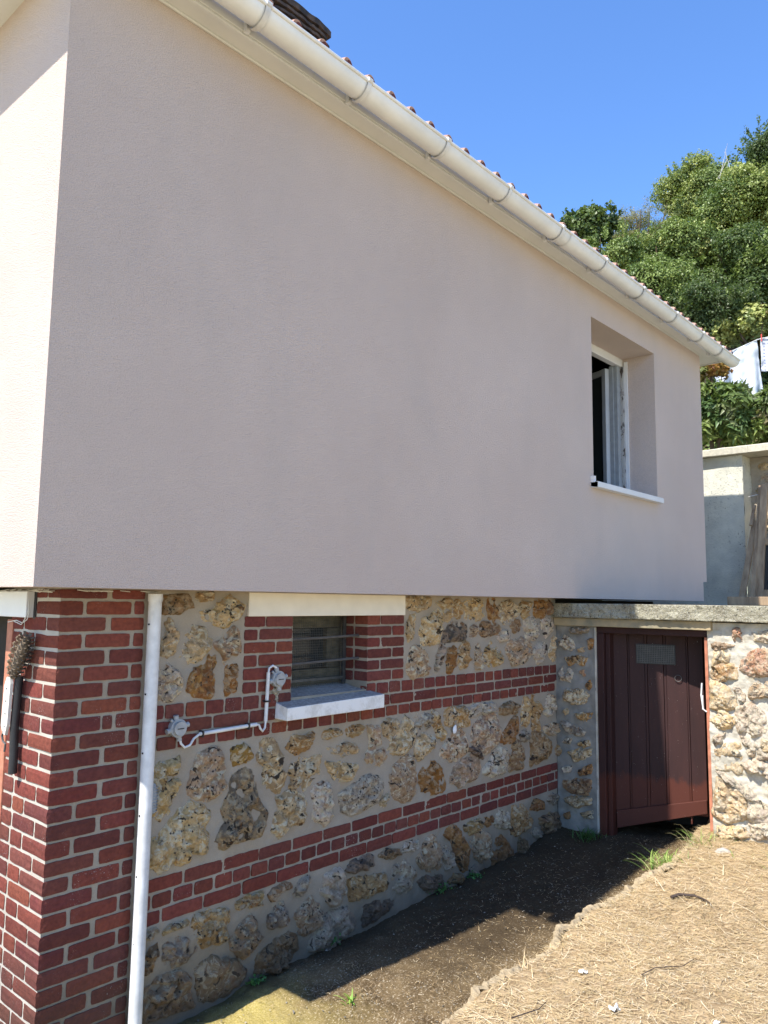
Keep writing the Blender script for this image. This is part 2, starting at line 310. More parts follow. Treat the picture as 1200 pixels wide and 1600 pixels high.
STONES = ('["b 0.437 1.627 0.496 1.635 0.589 1.633 0.624 1.572 0.597 1.568 0.544 1.545 0.454 1.54 0.439 1.586","c 0.626 1.629 0.639 1.645 0.723 1.646 0.729 1.623 0.72 1.605 0.659 1.603 0.631 1.614","y 0.661 1.556 0.726 1.568 0.753 1.603 0.82 1.636 0.872 1.608 0.905 1.592 0.9 1.552 0.851 1.516 0.803 1.479 0.769 1.475 0.725 1.505 0.682 1.514 0.662 1.533","c 0.469 1.505 0.485 1.523 0.506 1.519 0.517 1.489 0.534 1.452 0.534 1.4 0.522 1.374 0.485 1.355 0.459 1.369 0.458 1.413 0.471 1.453 0.483 1.475","k 0.557 1.373 0.582 1.42 0.585 1.451 0.614 1.492 0.646 1.491 0.684 1.475 0.716 1.428 0.706 1.394 0.689 1.356 0.645 1.329 0.613 1.333 0.572 1.35","m 0.739 1.404 0.78 1.438 0.813 1.469 0.847 1.48 0.876 1.459 0.884 1.371 0.863 1.352 0.814 1.342 0.801 1.312 0.779 1.356 0.759 1.384","w 0.441 1.298 0.461 1.329 0.49 1.335 0.521 1.315 0.553 1.287 0.572 1.26 0.566 1.198 0.541 1.181 0.499 1.17 0.46 1.181 0.438 1.215 0.439 1.262","q 0.594 1.21 0.632 1.302 0.691 1.321 0.708 1.347 0.746 1.357 0.754 1.337 0.735 1.28 0.742 1.23 0.74 1.173 0.68 1.166 0.606 1.195","q 0.811 1.296 0.835 1.308 0.865 1.303 0.879 1.272 0.872 1.193 0.836 1.169 0.812 1.175 0.8 1.218","y 0.424 0.876 0.456 0.905 0.501 0.913 0.571 0.921 0.573 0.883 0.557 0.856 0.592 0.811 0.579 0.778 0.55 0.753 0.536 0.697 0.502 0.669 0.451 0.689 0.431 0.74","t 0.62 0.786 0.647 0.857 0.669 0.91 0.693 0.932 0.776 0.937 0.804 0.902 0.815 0.806 0.836 0.772 0.805 0.735 0.729 0.707 0.685 0.72 0.628 0.755","s 0.86 0.921 0.931 0.939 0.973 0.917 0.98 0.851 0.873 0.845","y 0.439 0.497 0.45 0.594 0.51 0.639 0.537 0.672 0.588 0.702 0.648 0.716 0.74 0.669 0.722 0.597 0.749 0.561 0.74 0.482 0.659 0.495 0.642 0.464 0.594 0.468 0.546 0.491 0.513 0.465 0.497 0.452 0.467 0.476","n 0.782 0.534 0.824 0.607 0.808 0.662 0.851 0.727 0.856 0.784 0.936 0.82 1 0.778 1.018 0.694 1.034 0.653 1.086 0.6 1.074 0.537 1.047 0.494 0.963 0.49 0.889 0.48 0.823 0.484 0.789 0.512","k 1.013 0.872 1.041 0.94 1.114 0.932 1.166 0.858 1.151 0.811 1.195 0.755 1.188 0.719 1.156 0.676 1.115 0.683 1.058 0.722 1.047 0.808 1.014 0.842","o 1.185 0.892 1.23 0.936 1.308 0.921 1.352 0.944 1.379 0.925 1.345 0.865 1.293 0.844 1.242 0.851 1.19 0.873","o 1.425 0.913 1.461 0.942 1.545 0.939 1.584 0.921 1.528 0.895 1.453 0.897","o 1.613 0.925 1.702 0.945 1.738 0.924 1.724 0.892 1.664 0.875 1.624 0.897","k 1.482 0.848 1.548 0.839 1.606 0.855 1.695 0.841 1.724 0.79 1.647 0.787 1.598 0.78 1.549 0.803 1.492 0.82","c 1.211 0.771 1.285 0.826 1.338 0.815 1.428 0.823 1.435 0.731 1.369 0.684 1.317 0.655 1.299 0.683 1.222 0.689 1.229 0.725","y 1.466 0.775 1.494 0.775 1.708 0.731 1.714 0.703 1.67 0.663 1.553 0.658 1.495 0.722","k 1.113 0.527 1.142 0.612 1.133 0.65 1.222 0.677 1.257 0.665 1.322 0.635 1.339 0.533 1.314 0.494 1.246 0.501 1.188 0.476 1.164 0.466 1.122 0.496","w 1.375 0.639 1.414 0.68 1.516 0.658 1.517 0.609 1.525 0.491 1.466 0.461 1.384 0.505 1.39 0.573","g 1.574 0.599 1.661 0.624 1.72 0.655 1.801 0.659 1.875 0.638 1.93 0.573 1.899 0.516 1.805 0.485 1.725 0.466 1.655 0.469 1.596 0.504 1.575 0.566","c 1.899 0.509 1.964 0.537 1.959 0.499 1.922 0.457 1.889 0.484","t 1.773 0.77 1.797 0.835 1.78 0.92 1.869 0.917 1.903 0.836 1.949 0.732 1.885 0.699 1.831 0.713 1.768 0.743","c 1.907 0.92 1.944 0.952 2.056 0.94 2.068 0.903 1.98 0.827 1.914 0.856","k 1.951 0.782 2.053 0.886 2.106 0.949 2.189 0.889 2.211 0.809 2.109 0.736 2.004 0.734 1.965 0.764","t 1.98 0.605 2.005 0.676 2.07 0.716 2.164 0.712 2.199 0.639 2.214 0.56 2.168 0.457 2.061 0.468 2.008 0.51 1.981 0.564","g 2.188 0.932 2.244 0.953 2.344 0.934 2.345 0.872 2.274 0.845 2.203 0.887","o 2.359 0.924 2.396 0.947 2.449 0.87 2.487 0.803 2.442 0.772 2.36 0.853","c 2.205 0.724 2.232 0.815 2.302 0.828 2.39 0.779 2.332 0.724 2.248 0.679","q 2.249 0.546 2.262 0.621 2.347 0.678 2.406 0.626 2.481 0.562 2.49 0.472 2.393 0.453 2.293 0.47","o 2.501 0.946 2.666 0.949 2.747 0.848 2.731 0.821 2.509 0.85","t 2.45 0.709 2.525 0.771 2.618 0.815 2.699 0.769 2.707 0.666 2.588 0.618 2.481 0.66 2.443 0.674","w 2.747 0.933 2.864 0.955 3.003 0.943 3.03 0.892 2.797 0.871 2.755 0.894","m 2.764 0.743 2.814 0.831 2.968 0.883 3.056 0.855 3.092 0.763 3.056 0.669 2.932 0.627 2.797 0.692","d 2.731 0.682 2.864 0.683 2.898 0.593 2.764 0.649","m 2.558 0.541 2.604 0.598 2.699 0.63 2.83 0.622 2.873 0.54 2.831 0.481 2.636 0.466 2.573 0.494","w 2.898 0.508 2.967 0.584 3.073 0.647 3.183 0.604 3.191 0.533 3.127 0.474 3.002 0.469","b 3.075 0.902 3.242 0.938 3.327 0.9 3.298 0.841 3.111 0.859","q 3.128 0.719 3.203 0.78 3.298 0.831 3.326 0.747 3.258 0.684 3.202 0.641 3.128 0.67","b 3.201 0.512 3.239 0.616 3.315 0.667 3.402 0.554 3.352 0.48 3.237 0.467","o 3.376 0.875 3.396 0.945 3.456 0.93 3.464 0.763 3.374 0.752 3.365 0.814","o 3.506 0.915 3.537 0.944 3.62 0.895 3.617 0.768 3.616 0.704 3.513 0.705 3.515 0.81","w 3.629 0.851 3.748 0.938 3.857 0.874 3.867 0.84 3.724 0.789 3.639 0.813","g 3.345 0.694 3.413 0.722 3.483 0.688 3.452 0.64 3.373 0.655","b 3.48 0.492 3.503 0.655 3.534 0.693 3.637 0.676 3.763 0.581 3.762 0.517 3.612 0.474 3.49 0.465","t 3.669 0.709 3.744 0.722 3.898 0.717 3.897 0.673 3.786 0.637 3.7 0.663","b 3.838 0.539 3.883 0.566 3.916 0.518 3.87 0.491 3.838 0.507","c 2.103 1.627 2.161 1.644 2.328 1.638 2.328 1.587 2.281 1.562 2.136 1.562 2.104 1.586","c 2.112 1.472 2.15 1.529 2.188 1.537 2.183 1.43 2.126 1.366 2.106 1.423","y 2.236 1.429 2.268 1.503 2.405 1.553 2.447 1.51 2.441 1.467 2.407 1.357 2.257 1.354 2.236 1.396","c 2.404 1.604 2.489 1.635 2.54 1.623 2.533 1.518 2.497 1.484 2.469 1.501 2.461 1.562","o 2.577 1.606 2.606 1.632 2.644 1.615 2.637 1.517 2.585 1.526","y 2.651 1.597 2.774 1.634 2.902 1.617 2.91 1.525 2.806 1.489 2.697 1.508 2.682 1.562","d 2.463 1.381 2.505 1.458 2.563 1.487 2.682 1.473 2.713 1.41 2.683 1.371 2.477 1.359","m 2.751 1.382 2.759 1.454 2.806 1.462 2.83 1.425 2.806 1.39","b 2.853 1.443 2.918 1.483 3.033 1.477 3.084 1.439 3.067 1.402 2.901 1.383 2.853 1.416","q 2.951 1.626 3.042 1.632 3.042 1.496 2.967 1.496","k 3.068 1.561 3.136 1.609 3.224 1.629 3.314 1.59 3.313 1.532 3.241 1.465 3.188 1.456 3.084 1.505","w 3.084 1.401 3.187 1.428 3.222 1.398 3.204 1.351 3.101 1.345","b 3.232 1.446 3.295 1.493 3.358 1.493 3.358 1.424 3.294 1.397","o 3.36 1.6 3.406 1.62 3.5 1.611 3.499 1.531 3.405 1.502 3.359 1.542","q 3.547 1.521 3.558 1.622 3.677 1.633 3.716 1.582 3.694 1.51 3.615 1.5","b 3.707 1.623 3.798 1.623 3.797 1.54 3.735 1.53","w 3.395 1.443 3.442 1.502 3.537 1.511 3.585 1.44 3.573 1.35 3.459 1.353","w 3.644 1.48 3.694 1.5 3.796 1.488 3.815 1.416 3.732 1.356 3.672 1.398","t 2.116 1.213 2.127 1.309 2.191 1.348 2.271 1.328 2.325 1.251 2.313 1.177 2.155 1.163","g 2.394 1.248 2.421 1.34 2.47 1.355 2.478 1.261 2.408 1.188 2.387 1.215","q 2.506 1.26 2.52 1.328 2.593 1.325 2.608 1.255 2.55 1.172 2.507 1.183","o 2.623 1.237 2.638 1.324 2.698 1.357 2.744 1.329 2.729 1.214 2.653 1.192","t 2.806 1.201 2.822 1.335 2.869 1.343 2.869 1.189 2.83 1.182","o 2.909 1.223 2.934 1.295 3 1.348 3.083 1.308 3.151 1.221 3.032 1.18 2.95 1.198","m 3.187 1.304 3.257 1.349 3.366 1.361 3.496 1.323 3.514 1.243 3.419 1.188 3.274 1.186 3.204 1.256","w 3.543 1.242 3.573 1.31 3.691 1.327 3.741 1.284 3.689 1.205 3.59 1.175","c 3.754 1.243 3.793 1.344 3.834 1.353 3.832 1.25 3.872 1.186 3.81 1.179","c 0.422 0.229 0.491 0.239 0.506 0.222 0.451 0.203 0.43 0.209","c 0.532 0.215 0.578 0.238 0.646 0.228 0.655 0.204 0.58 0.201 0.537 0.193","o 0.667 0.194 0.707 0.239 0.828 0.219 0.883 0.197 0.869 0.137 0.872 0.084 0.746 0.081 0.68 0.16","g 0.526 0.115 0.552 0.173 0.642 0.155 0.702 0.097 0.663 0.048 0.588 0.047 0.543 0.074","b 0.423 0.077 0.42 0.136 0.502 0.17 0.51 0.156 0.486 0.062 0.431 0.063","t 0.427 -0.114 0.435 -0.019 0.502 0.034 0.657 0.013 0.694 -0.121 0.695 -0.152 0.597 -0.141 0.525 -0.139","T 0.707 0.003 0.78 0.029 0.905 -0.016 0.985 -0.087 0.961 -0.138 0.862 -0.161 0.749 -0.147 0.71 -0.066","o 0.92 0.227 0.998 0.239 1.069 0.234 1.054 0.178 0.93 0.188","b 1.107 0.211 1.162 0.245 1.243 0.232 1.249 0.202 1.144 0.208 1.127 0.172","m 0.893 0.065 0.95 0.127 1.011 0.143 1.049 0.072 1.087 0.021 1.044 -0.013 0.974 -0.031 0.921 -0.002 0.894 0.045","g 1.102 0.097 1.156 0.15 1.203 0.152 1.245 0.057 1.179 0.034 1.113 0.06","g 1.266 0.172 1.315 0.232 1.361 0.241 1.386 0.215 1.336 0.154 1.28 0.152","w 1.451 0.131 1.478 0.212 1.588 0.224 1.627 0.135 1.623 0.066 1.563 0.03 1.492 0.073","t 1.283 0.076 1.393 0.129 1.459 0.041 1.436 -0.019 1.343 -0.052 1.281 0.012","w 1.372 -0.093 1.494 0.018 1.646 0.011 1.717 -0.099 1.619 -0.133 1.479 -0.152 1.383 -0.129","b 1.031 -0.113 1.061 -0.043 1.145 -0.012 1.268 -0.004 1.307 -0.093 1.237 -0.129 1.193 -0.153 1.04 -0.128","d 1.635 0.195 1.692 0.239 1.823 0.238 1.847 0.174 1.716 0.162","o 1.658 0.141 1.782 0.132 1.94 0.108 1.959 0.022 1.773 0.02 1.666 0.034","b 1.881 0.214 1.966 0.237 2.084 0.211 2.07 0.181 1.982 0.169","w 2.092 0.186 2.114 0.237 2.238 0.225 2.238 0.182 2.161 0.175","w 1.998 0.059 2.026 0.126 2.115 0.133 2.217 0.053 2.179 -0.023 2.088 -0.046 2.014 0.001","t 2.224 0.118 2.27 0.185 2.35 0.226 2.4 0.206 2.451 0.126 2.449 0.027 2.386 0.003 2.288 0.046","w 2.463 0.083 2.502 0.145 2.572 0.059 2.563 0.001 2.486 0.009","q 2.484 0.198 2.553 0.245 2.66 0.193 2.751 0.039 2.733 -0.06 2.661 -0.053 2.589 0.055 2.554 0.144","o 2.696 0.217 2.845 0.23 2.903 0.197 2.807 0.142 2.714 0.161","q 2.903 0.218 3.021 0.218 3.021 0.152 2.922 0.167","w 3.021 0.163 3.082 0.239 3.206 0.205 3.205 0.105 3.061 0.123","t 2.76 0.1 2.845 0.155 2.991 0.094 2.98 -0.022 2.902 -0.068 2.807 -0.004","q 3 -0.091 3.04 0.04 3.122 0.078 3.257 -0.062 3.225 -0.099","o 3.226 0.078 3.249 0.231 3.379 0.219 3.49 0.106 3.377 0.037 3.29 0.032","q 3.491 0.164 3.538 0.225 3.655 0.193 3.63 0.138","g 3.703 0.184 3.777 0.232 3.877 0.203 3.85 0.134","w 3.466 0.007 3.535 0.039 3.628 -0.003 3.58 -0.051","b 3.311 -0.062 3.333 0.012 3.443 -0.034 3.442 -0.102 3.332 -0.101","b 3.606 0.084 3.726 0.097 3.874 0.081 3.897 -0.021 3.747 -0.063 3.628 0.009","d 2.225 -0.006 2.32 0.009 2.452 -0.023 2.487 -0.1 2.321 -0.087","o 2.521 -0.079 2.59 -0.046 2.697 -0.092 2.679 -0.128 2.555 -0.107","d 1.764 -0.05 1.79 -0.013 1.986 -0.038 2.045 -0.081 1.944 -0.117 1.779 -0.132","g 2.752 -0.064 2.807 -0.046 2.845 -0.097 2.77 -0.099"]', '["g 0.119 1.427 0.189 1.439 0.268 1.437 0.256 1.401 0.13 1.385","w 0.018 1.318 0.06 1.372 0.141 1.345 0.158 1.294 0.117 1.266 0.047 1.283","c 0.175 1.279 0.232 1.292 0.231 1.257 0.186 1.254","o 0.07 1.207 0.162 1.227 0.253 1.217 0.229 1.16 0.162 1.171 0.115 1.148","w 0.021 1.089 0.045 1.143 0.115 1.137 0.137 1.077 0.114 1.035 0.044 1.039","r 0.189 1.122 0.229 1.13 0.245 1.085 0.2 1.072","q 0.238 1.014 0.272 1.062 0.299 1.029 0.271 0.987","c 0.054 0.948 0.09 0.982 0.215 0.992 0.259 0.936 0.225 0.887 0.123 0.877 0.065 0.897","c 0.053 0.814 0.088 0.838 0.11 0.82 0.075 0.781","o 0.156 0.805 0.279 0.823 0.245 0.754 0.189 0.763","g 0.028 0.73 0.086 0.742 0.222 0.692 0.221 0.652 0.097 0.657","w 0.044 0.589 0.085 0.635 0.125 0.62 0.107 0.577","o 0.164 0.595 0.254 0.631 0.264 0.588 0.197 0.564","c 0.089 0.525 0.175 0.556 0.275 0.57 0.263 0.519 0.151 0.463","w 0.047 0.408 0.116 0.428 0.115 0.388 0.058 0.37","q 0.172 0.407 0.273 0.461 0.283 0.404 0.183 0.364","b 0.034 0.286 0.08 0.323 0.26 0.351 0.275 0.295 0.225 0.238 0.113 0.229","c 0.056 0.189 0.124 0.216 0.269 0.226 0.268 0.187 0.168 0.14 0.067 0.161","c 0.184 0.104 0.278 0.14 0.277 0.082 0.211 0.07","q 0.261 1.35 0.311 1.352 0.298 1.281 0.265 1.279","q 0.054 0.079 0.1 0.098 0.099 0.048 0.065 0.042"]', '["b 1.15 1.36 1.208 1.373 1.294 1.358 1.255 1.336 1.173 1.322","y 1.15 1.212 1.167 1.302 1.226 1.32 1.263 1.278 1.252 1.243 1.194 1.225","o 1.147 1.133 1.152 1.203 1.204 1.231 1.289 1.231 1.296 1.145 1.2 1.133","y 1.138 0.957 1.146 1.114 1.219 1.11 1.282 1.038 1.289 0.962 1.213 0.945","y 1.135 0.859 1.155 0.929 1.194 0.943 1.268 0.902 1.276 0.846 1.19 0.817","w 1.144 0.744 1.169 0.786 1.227 0.802 1.206 0.737 1.157 0.707","y 1.139 0.589 1.146 0.667 1.206 0.747 1.3 0.745 1.315 0.662 1.303 0.566 1.181 0.557","r 1.336 1.234 1.395 1.324 1.513 1.34 1.582 1.297 1.578 1.203 1.491 1.179 1.416 1.168 1.344 1.196","w 1.284 1.076 1.303 1.093 1.348 1.053 1.342 1.005 1.31 1.021","m 1.376 1.065 1.415 1.125 1.49 1.141 1.574 1.11 1.554 1.053 1.486 1.047 1.384 1.028","w 1.286 0.876 1.298 0.953 1.392 1.001 1.453 0.95 1.476 0.851 1.42 0.797 1.32 0.79","w 1.32 0.775 1.366 0.781 1.4 0.72 1.38 0.671 1.353 0.686","y 1.423 0.742 1.447 0.782 1.526 0.792 1.541 0.721 1.435 0.706","w 1.323 0.616 1.397 0.655 1.47 0.638 1.59 0.655 1.578 0.572 1.482 0.548 1.412 0.583 1.367 0.567","w 1.175 0.533 1.227 0.536 1.345 0.48 1.406 0.416 1.475 0.383 1.542 0.323 1.347 0.281 1.347 0.406","y 1.136 0.35 1.159 0.487 1.226 0.493 1.325 0.43 1.339 0.312 1.283 0.265 1.18 0.245 1.133 0.274","y 1.159 0.203 1.217 0.224 1.309 0.223 1.334 0.173 1.26 0.14 1.166 0.13","r 1.288 1.455 1.335 1.466 1.342 1.389 1.295 1.387","w 1.399 1.439 1.464 1.461 1.535 1.454 1.533 1.397 1.443 1.393","w 1.405 0.754 1.473 0.702 1.558 0.714 1.573 0.671 1.486 0.654 1.415 0.667","w 1.48 0.502 1.585 0.528 1.616 0.462 1.546 0.413 1.476 0.41","y 1.588 1.019 1.674 1.055 1.686 0.938 1.598 0.856 1.53 0.884","w 1.355 0.251 1.471 0.282 1.539 0.242 1.485 0.186 1.379 0.173"]')
# ---------------------------------------------------------------- stones and bricks
_P = {'n': ((.15, .135, .115), (.34, .27, .185)), 'c': ((.42, .32, .18), (.55, .46, .31)), 'y': ((.52, .40, .21), (.58, .48, .30)), 'k': ((.60, .51, .34), (.42, .33, .20)), 'o': ((.36, .23, .10), (.48, .36, .19)),
       'q': ((.26, .13, .045), (.34, .20, .08)), 'b': ((.22, .15, .085), (.33, .24, .14)), 'g': ((.22, .20, .17), (.40, .37, .32)), 'w': ((.44, .40, .34), (.55, .52, .46)),
       'd': ((.10, .09, .085), (.24, .20, .16)), 'm': ((.30, .25, .19), (.44, .34, .24)), 't': ((.40, .30, .21), (.48, .39, .28)), 'T': ((.36, .28, .17), (.38, .31, .20)),
       's': ((.34, .235, .07), (.30, .20, .06)), 'r': ((.38, .19, .12), (.46, .30, .20))}
PAL = {k: tuple(tuple(min(.8, v*g) for v, g in zip(c, (1.30, 1.13, .97))) for c in p) for k, p in _P.items()}
def poly_stone(mb, pts, plane, col, col2, hgt, seed, nb=72, nr=18, rough=1., gs=1.):
    """pts (u,v) outline -> domed lump; plane(u,v,h) -> xyz"""
    p = np.array(pts, float).reshape(-1, 2); n = len(p); c0 = p.mean(0); gsc = 1.06 if c0[0] < 2.2 or c0[1] < .45 else 1.12; gsc *= gs; p = c0+(p-c0)*gsc
    tt = np.linspace(0, n, nb, endpoint=False); i = tt.astype(int); f = (tt-i)[:, None]
    a, b, c, d = p[(i-1) % n], p[i % n], p[(i+1) % n], p[(i+2) % n]
    q = .5*((2*b)+(-a+c)*f+(2*a-5*b+4*c-d)*f*f+(-a+3*b-3*c+d)*f**3); lin = b+(c-b)*f; q = .55*q+.45*lin
    size = math.sqrt(np.prod(p.max(0)-p.min(0)))
    nz = fbm(np.stack([q[:, 0]*38, q[:, 1]*38, q[:, 0]*0+seed], 1), 4, 2, .6); dr = q-c0; q = q+dr/(np.linalg.norm(dr, axis=1)[:, None]+1e-6)*nz[:, None]*min(.10*size, .012)
    rad = np.linspace(0, 1, nr)**.72; UV = c0+(q-c0)[None]*rad[:, None, None]; UV = UV.reshape(-1, 2)
    r = np.repeat(rad, nb); prof = (1-r**3.2)**.62; P3 = np.stack([UV[:, 0], UV[:, 1], UV[:, 0]*0+seed*1.7], 1)
    n1 = fbm(P3*13, 3, 5)*1.5; n2 = 1-2*np.abs(fbm(P3*30, 4, 11, .6)); n3 = fbm(P3*80, 3, 17)
    h = hgt*prof*(1+.35*n1)+rough*(.008*n1+.0105*n2+.004*n3)*np.minimum(1, (1-r)*5)
    pit = np.clip(vnoise(P3*25, 31)-.30, 0, 1); h = h-rough*pit*.06*np.minimum(1, (1-r)*5)
    tl = (seed*7.3) % 6.28; h = h*(1+.3*((UV[:, 0]-c0[0])*math.cos(tl)+(UV[:, 1]-c0[1])*math.sin(tl))/size)
    h = h-.006
    k = np.arange(nb); F = []
    for j in range(nr-1):
        F.append(np.stack([j*nb+k, (j+1)*nb+k, (j+1)*nb+(k+1) % nb, j*nb+(k+1) % nb], 1))
    mb.add(plane(UV[:, 0], UV[:, 1], h), np.concatenate(F), col, col2)
def front(u, v, h): return np.stack([u, -h, v], 1)               # the long wall faces -y
def doorw(u, v, h): return np.stack([3.87-h, -u, v], 1)          # the cellar door wall faces -x
def jit(c, a=.12): return np.clip(np.array(c)*(1+random.uniform(-a, a))+np.array([random.uniform(-.01, .01) for _ in range(3)]), .01, 1)
def stones(lst, plane, hs=(.020, .042), rough=1., gs=1.):
    mb = MB()
    for i, s in enumerate(lst):
        s = s.split(); k = s[0]; p = [float(v) for v in s[1:]]
        c, c2 = PAL[k]; sz = math.sqrt((max(p[::2])-min(p[::2]))*(max(p[1::2])-min(p[1::2])))
        poly_stone(mb, p, plane, jit(c), jit(c2), min(hs[1], hs[0]+sz*.07)*random.uniform(.8, 1.15), i*3.3+1.5, rough=.25 if k in 'Ts' else rough, gs=gs)
    return mb
_g = [np.linspace(0, 1, k) for k in (10, 3, 5)]
def _cube():
    V = []; idx = {}; F = []
    nx, ny, nz = 9, 2, 4
    def vid(i, j, k):
        if (i, j, k) not in idx: idx[(i, j, k)] = len(V); V.append((i/nx, j/ny, k/nz))
        return idx[(i, j, k)]
    for i in range(nx):
        for k in range(nz):
            F.append((vid(i, 0, k), vid(i+1, 0, k), vid(i+1, 0, k+1), vid(i, 0, k+1)))
    for i in range(nx):
        for j in range(ny):
            F.append((vid(i, j, 0), vid(i, j+1, 0), vid(i+1, j+1, 0), vid(i+1, j, 0)))
            F.append((vid(i, j, nz), vid(i+1, j, nz), vid(i+1, j+1, nz), vid(i, j+1, nz)))
    for j in range(ny):
        for k in range(nz):
            F.append((vid(0, j, k), vid(0, j, k+1), vid(0, j+1, k+1), vid(0, j+1, k)))
            F.append((vid(nx, j, k), vid(nx, j+1, k), vid(nx, j+1, k+1), vid(nx, j, k+1)))
    return np.array(V), np.array(F)
CV, CF = _cube()
BCOL = [tuple(v*g for v, g in zip(c, (1.20, 1.20, 1.14))) for c in [(.150, .043, .033), (.135, .039, .032), (.120, .036, .032), (.165, .048, .034), (.108, .036, .032), (.130, .044, .036), (.150, .041, .032)]]
def brick(mb, u0, u1, d, z0, z1, xf, seed, vis=.0045):
    """xf(u, depth, z); the visible face is at depth -vis"""
    u0 += random.uniform(-.002, .002); u1 += random.uniform(-.002, .002); z0 += random.uniform(-.0015, .0015); z1 += random.uniform(-.0015, .0015)
    u = u0+CV[:, 0]*(u1-u0); y = -vis+CV[:, 1]*(d+vis); z = z0+CV[:, 2]*(z1-z0)
    eu = np.minimum(u-u0, u1-u); ez = np.minimum(z-z0, z1-z); cr = np.exp(-(eu+ez)/.004)
    P = np.stack([u, y, z], 1)
    y = y+np.where(CV[:, 1] < .01, .0016*(np.exp(-np.minimum(eu, ez)/.002))+.0012*fbm(P*60+seed, 3, 4), 0)
    u = u+np.sign(.5-CV[:, 0])*(cr*.0022)+.0016*fbm(P*70+seed, 2, 8); z = z+np.sign(.5-CV[:, 2])*(cr*.0018)+.0016*fbm(P*70+seed+9, 2, 6)
    mb.add(xf(u, y, z), CF, np.array(random.choice(BCOL))*random.uniform(.84, 1.16)*np.array([1, random.uniform(.95, 1.08), random.uniform(.95, 1.08)]))
def xf_front(u, y, z): return np.stack([u, y, z], 1)
def xf_side(u, y, z): return np.stack([y, u, z], 1)
# ---------------------------------------------------------------- the house
H = empty('house', (0, 0, -.2), 'pale pink rendered house upper storey on a brick and flint lower storey with open window', 'house')
XL, YF, ZB, ZT, XR = -.2, -.2, 1.65, 4.178, 6.53
# upper wall: front with window hole, left face, underside, right end
wx0, wx1, wz0, wz1 = 4.13, 5.363, 2.56, 3.904
mb = MB()
def quadgrid(mb, o, a, b, na, nb_):
    o, a, b = np.array(o), np.array(a), np.array(b); s, t_ = np.meshgrid(np.linspace(0, 1, na), np.linspace(0, 1, nb_), indexing='ij')
    V = o+s.ravel()[:, None]*a+t_.ravel()[:, None]*b; mb.add(V, gridF(na, nb_))
for (xa, xb, za, zb) in ((XL, wx0, ZB, ZT), (wx1, XR, 1.84, ZT), (wx0, wx1, ZB, wz0), (wx0, wx1, wz1, ZT), (wx1, XR-.095, ZB, 1.84)):
    mb.add([(xa, YF, za), (xb, YF, za), (xb, YF, zb), (xa, YF, zb)], [(0, 1, 2, 3)])
D_ = .34
mb.add([(wx1, YF, wz0), (wx1, YF+D_, wz0), (wx1, YF+D_, wz1), (wx1, YF, wz1)], [(0, 1, 2, 3)])
mb.add([(wx0, YF, wz0), (wx0, YF+D_, wz0), (wx0, YF+D_, wz1), (wx0, YF, wz1)], [(3, 2, 1, 0)])
mb.add([(wx0, YF, wz1), (wx1, YF, wz1), (wx1, YF+D_, wz1), (wx0, YF+D_, wz1)], [(0, 1, 2, 3)])
mb.add([(wx0, YF, wz0), (wx1, YF, wz0), (wx1, YF+D_, wz0), (wx0, YF+D_, wz0)], [(3, 2, 1, 0)])
mb.add([(XL, YF, ZB), (XL, 7, ZB), (XL, 7, ZT), (XL, YF, ZT)], [(3, 2, 1, 0)])
mb.add([(XR, YF, 1.84), (XR, 7, 1.84), (XR, 7, ZT), (XR, YF, ZT)], [(0, 1, 2, 3)])
mb.add([(XR-.095, YF, ZB), (XR-.095, 7, ZB), (XR-.095, 7, 1.84), (XR-.095, YF, 1.84)], [(0, 1, 2, 3)])
mb.add([(XR-.095, YF, 1.84), (XR, YF, 1.84), (XR, 7, 1.84), (XR-.095, 7, 1.84)], [(0, 1, 2, 3)])
mb.add([(XL, YF, ZB), (XR-.095, YF, ZB), (XR-.095, 7, ZB), (XL, 7, ZB)], [(0, 1, 2, 3)])
mb.add([(XL, 7, ZB), (XR, 7, ZB), (XR, 7, ZT), (XL, 7, ZT)], [(0, 1, 2, 3)])
mb.build('rendered_wall', M['plaster'], H)
mb = MB()   # dark room behind the window
mb.box((3.0, YF+D_+.01, 1.75), (6.3, 3.5, 4.1)); b = mb.build('room', M['interior'], H)
me = b.data; import bmesh
bm = bmesh.new(); bm.from_mesh(me); bm.faces.ensure_lookup_table()
f0 = min(bm.faces, key=lambda f: f.calc_center_median().y); bmesh.ops.delete(bm, geom=[f0], context='FACES'); bm.to_mesh(me); bm.free()
mb = MB()
for (xa, xb, za, zb) in ((3.0, wx0, 1.75, 4.1), (wx1, 6.3, 1.75, 4.1), (wx0, wx1, 1.75, wz0), (wx0, wx1, wz1, 4.1)):
    mb.add([(xa, YF+D_, za), (xb, YF+D_, za), (xb, YF+D_, zb), (xa, YF+D_, zb)], [(0, 1, 2, 3)])
mb.build('inner_wall', M['interior'], H)
# window frame and open casement
wf = MB(); y0 = .10
wf.box((wx0, y0, wz1-.075), (wx1, y0+.06, wz1)); wf.box((wx0, y0, wz0), (wx0+.06, y0+.06, wz1-.077)); wf.box((wx0+.062, y0, wz0+.0), (wx1, y0+.06, wz0+.055))
wf = wf.build('window_frame', M['alu'], H, bevel=.004)
MB().box((wx1-.036, y0-.012, wz0+.057), (wx1-.001, y0+.02, wz1-.077)).build('old_rebate', M['peel'], wf)
MB().box((wx1-.016, y0-.045, wz0+.02), (wx1+.0, y0-.014, wz1-.03)).build('plaster_edge', M['alu'], wf)
fr = MB(); fr.box((wx1-.11, y0+.01, wz0+.057), (wx1-.05, y0+.07, wz1-.077)); fr.box((wx1-.125, y0+.045, wz0+.057), (wx1-.112, y0+.085, wz1-.077)); fr.build('jamb_profile', M['greyframe'], wf, bevel=.004)
hx, hy = wx1-.14, y0+.09; dx_, dy_ = math.sin(R_(22)), math.cos(R_(22))
cs = MB(); A = lambda s, z: (hx+dx_*s, hy+dy_*s, z)
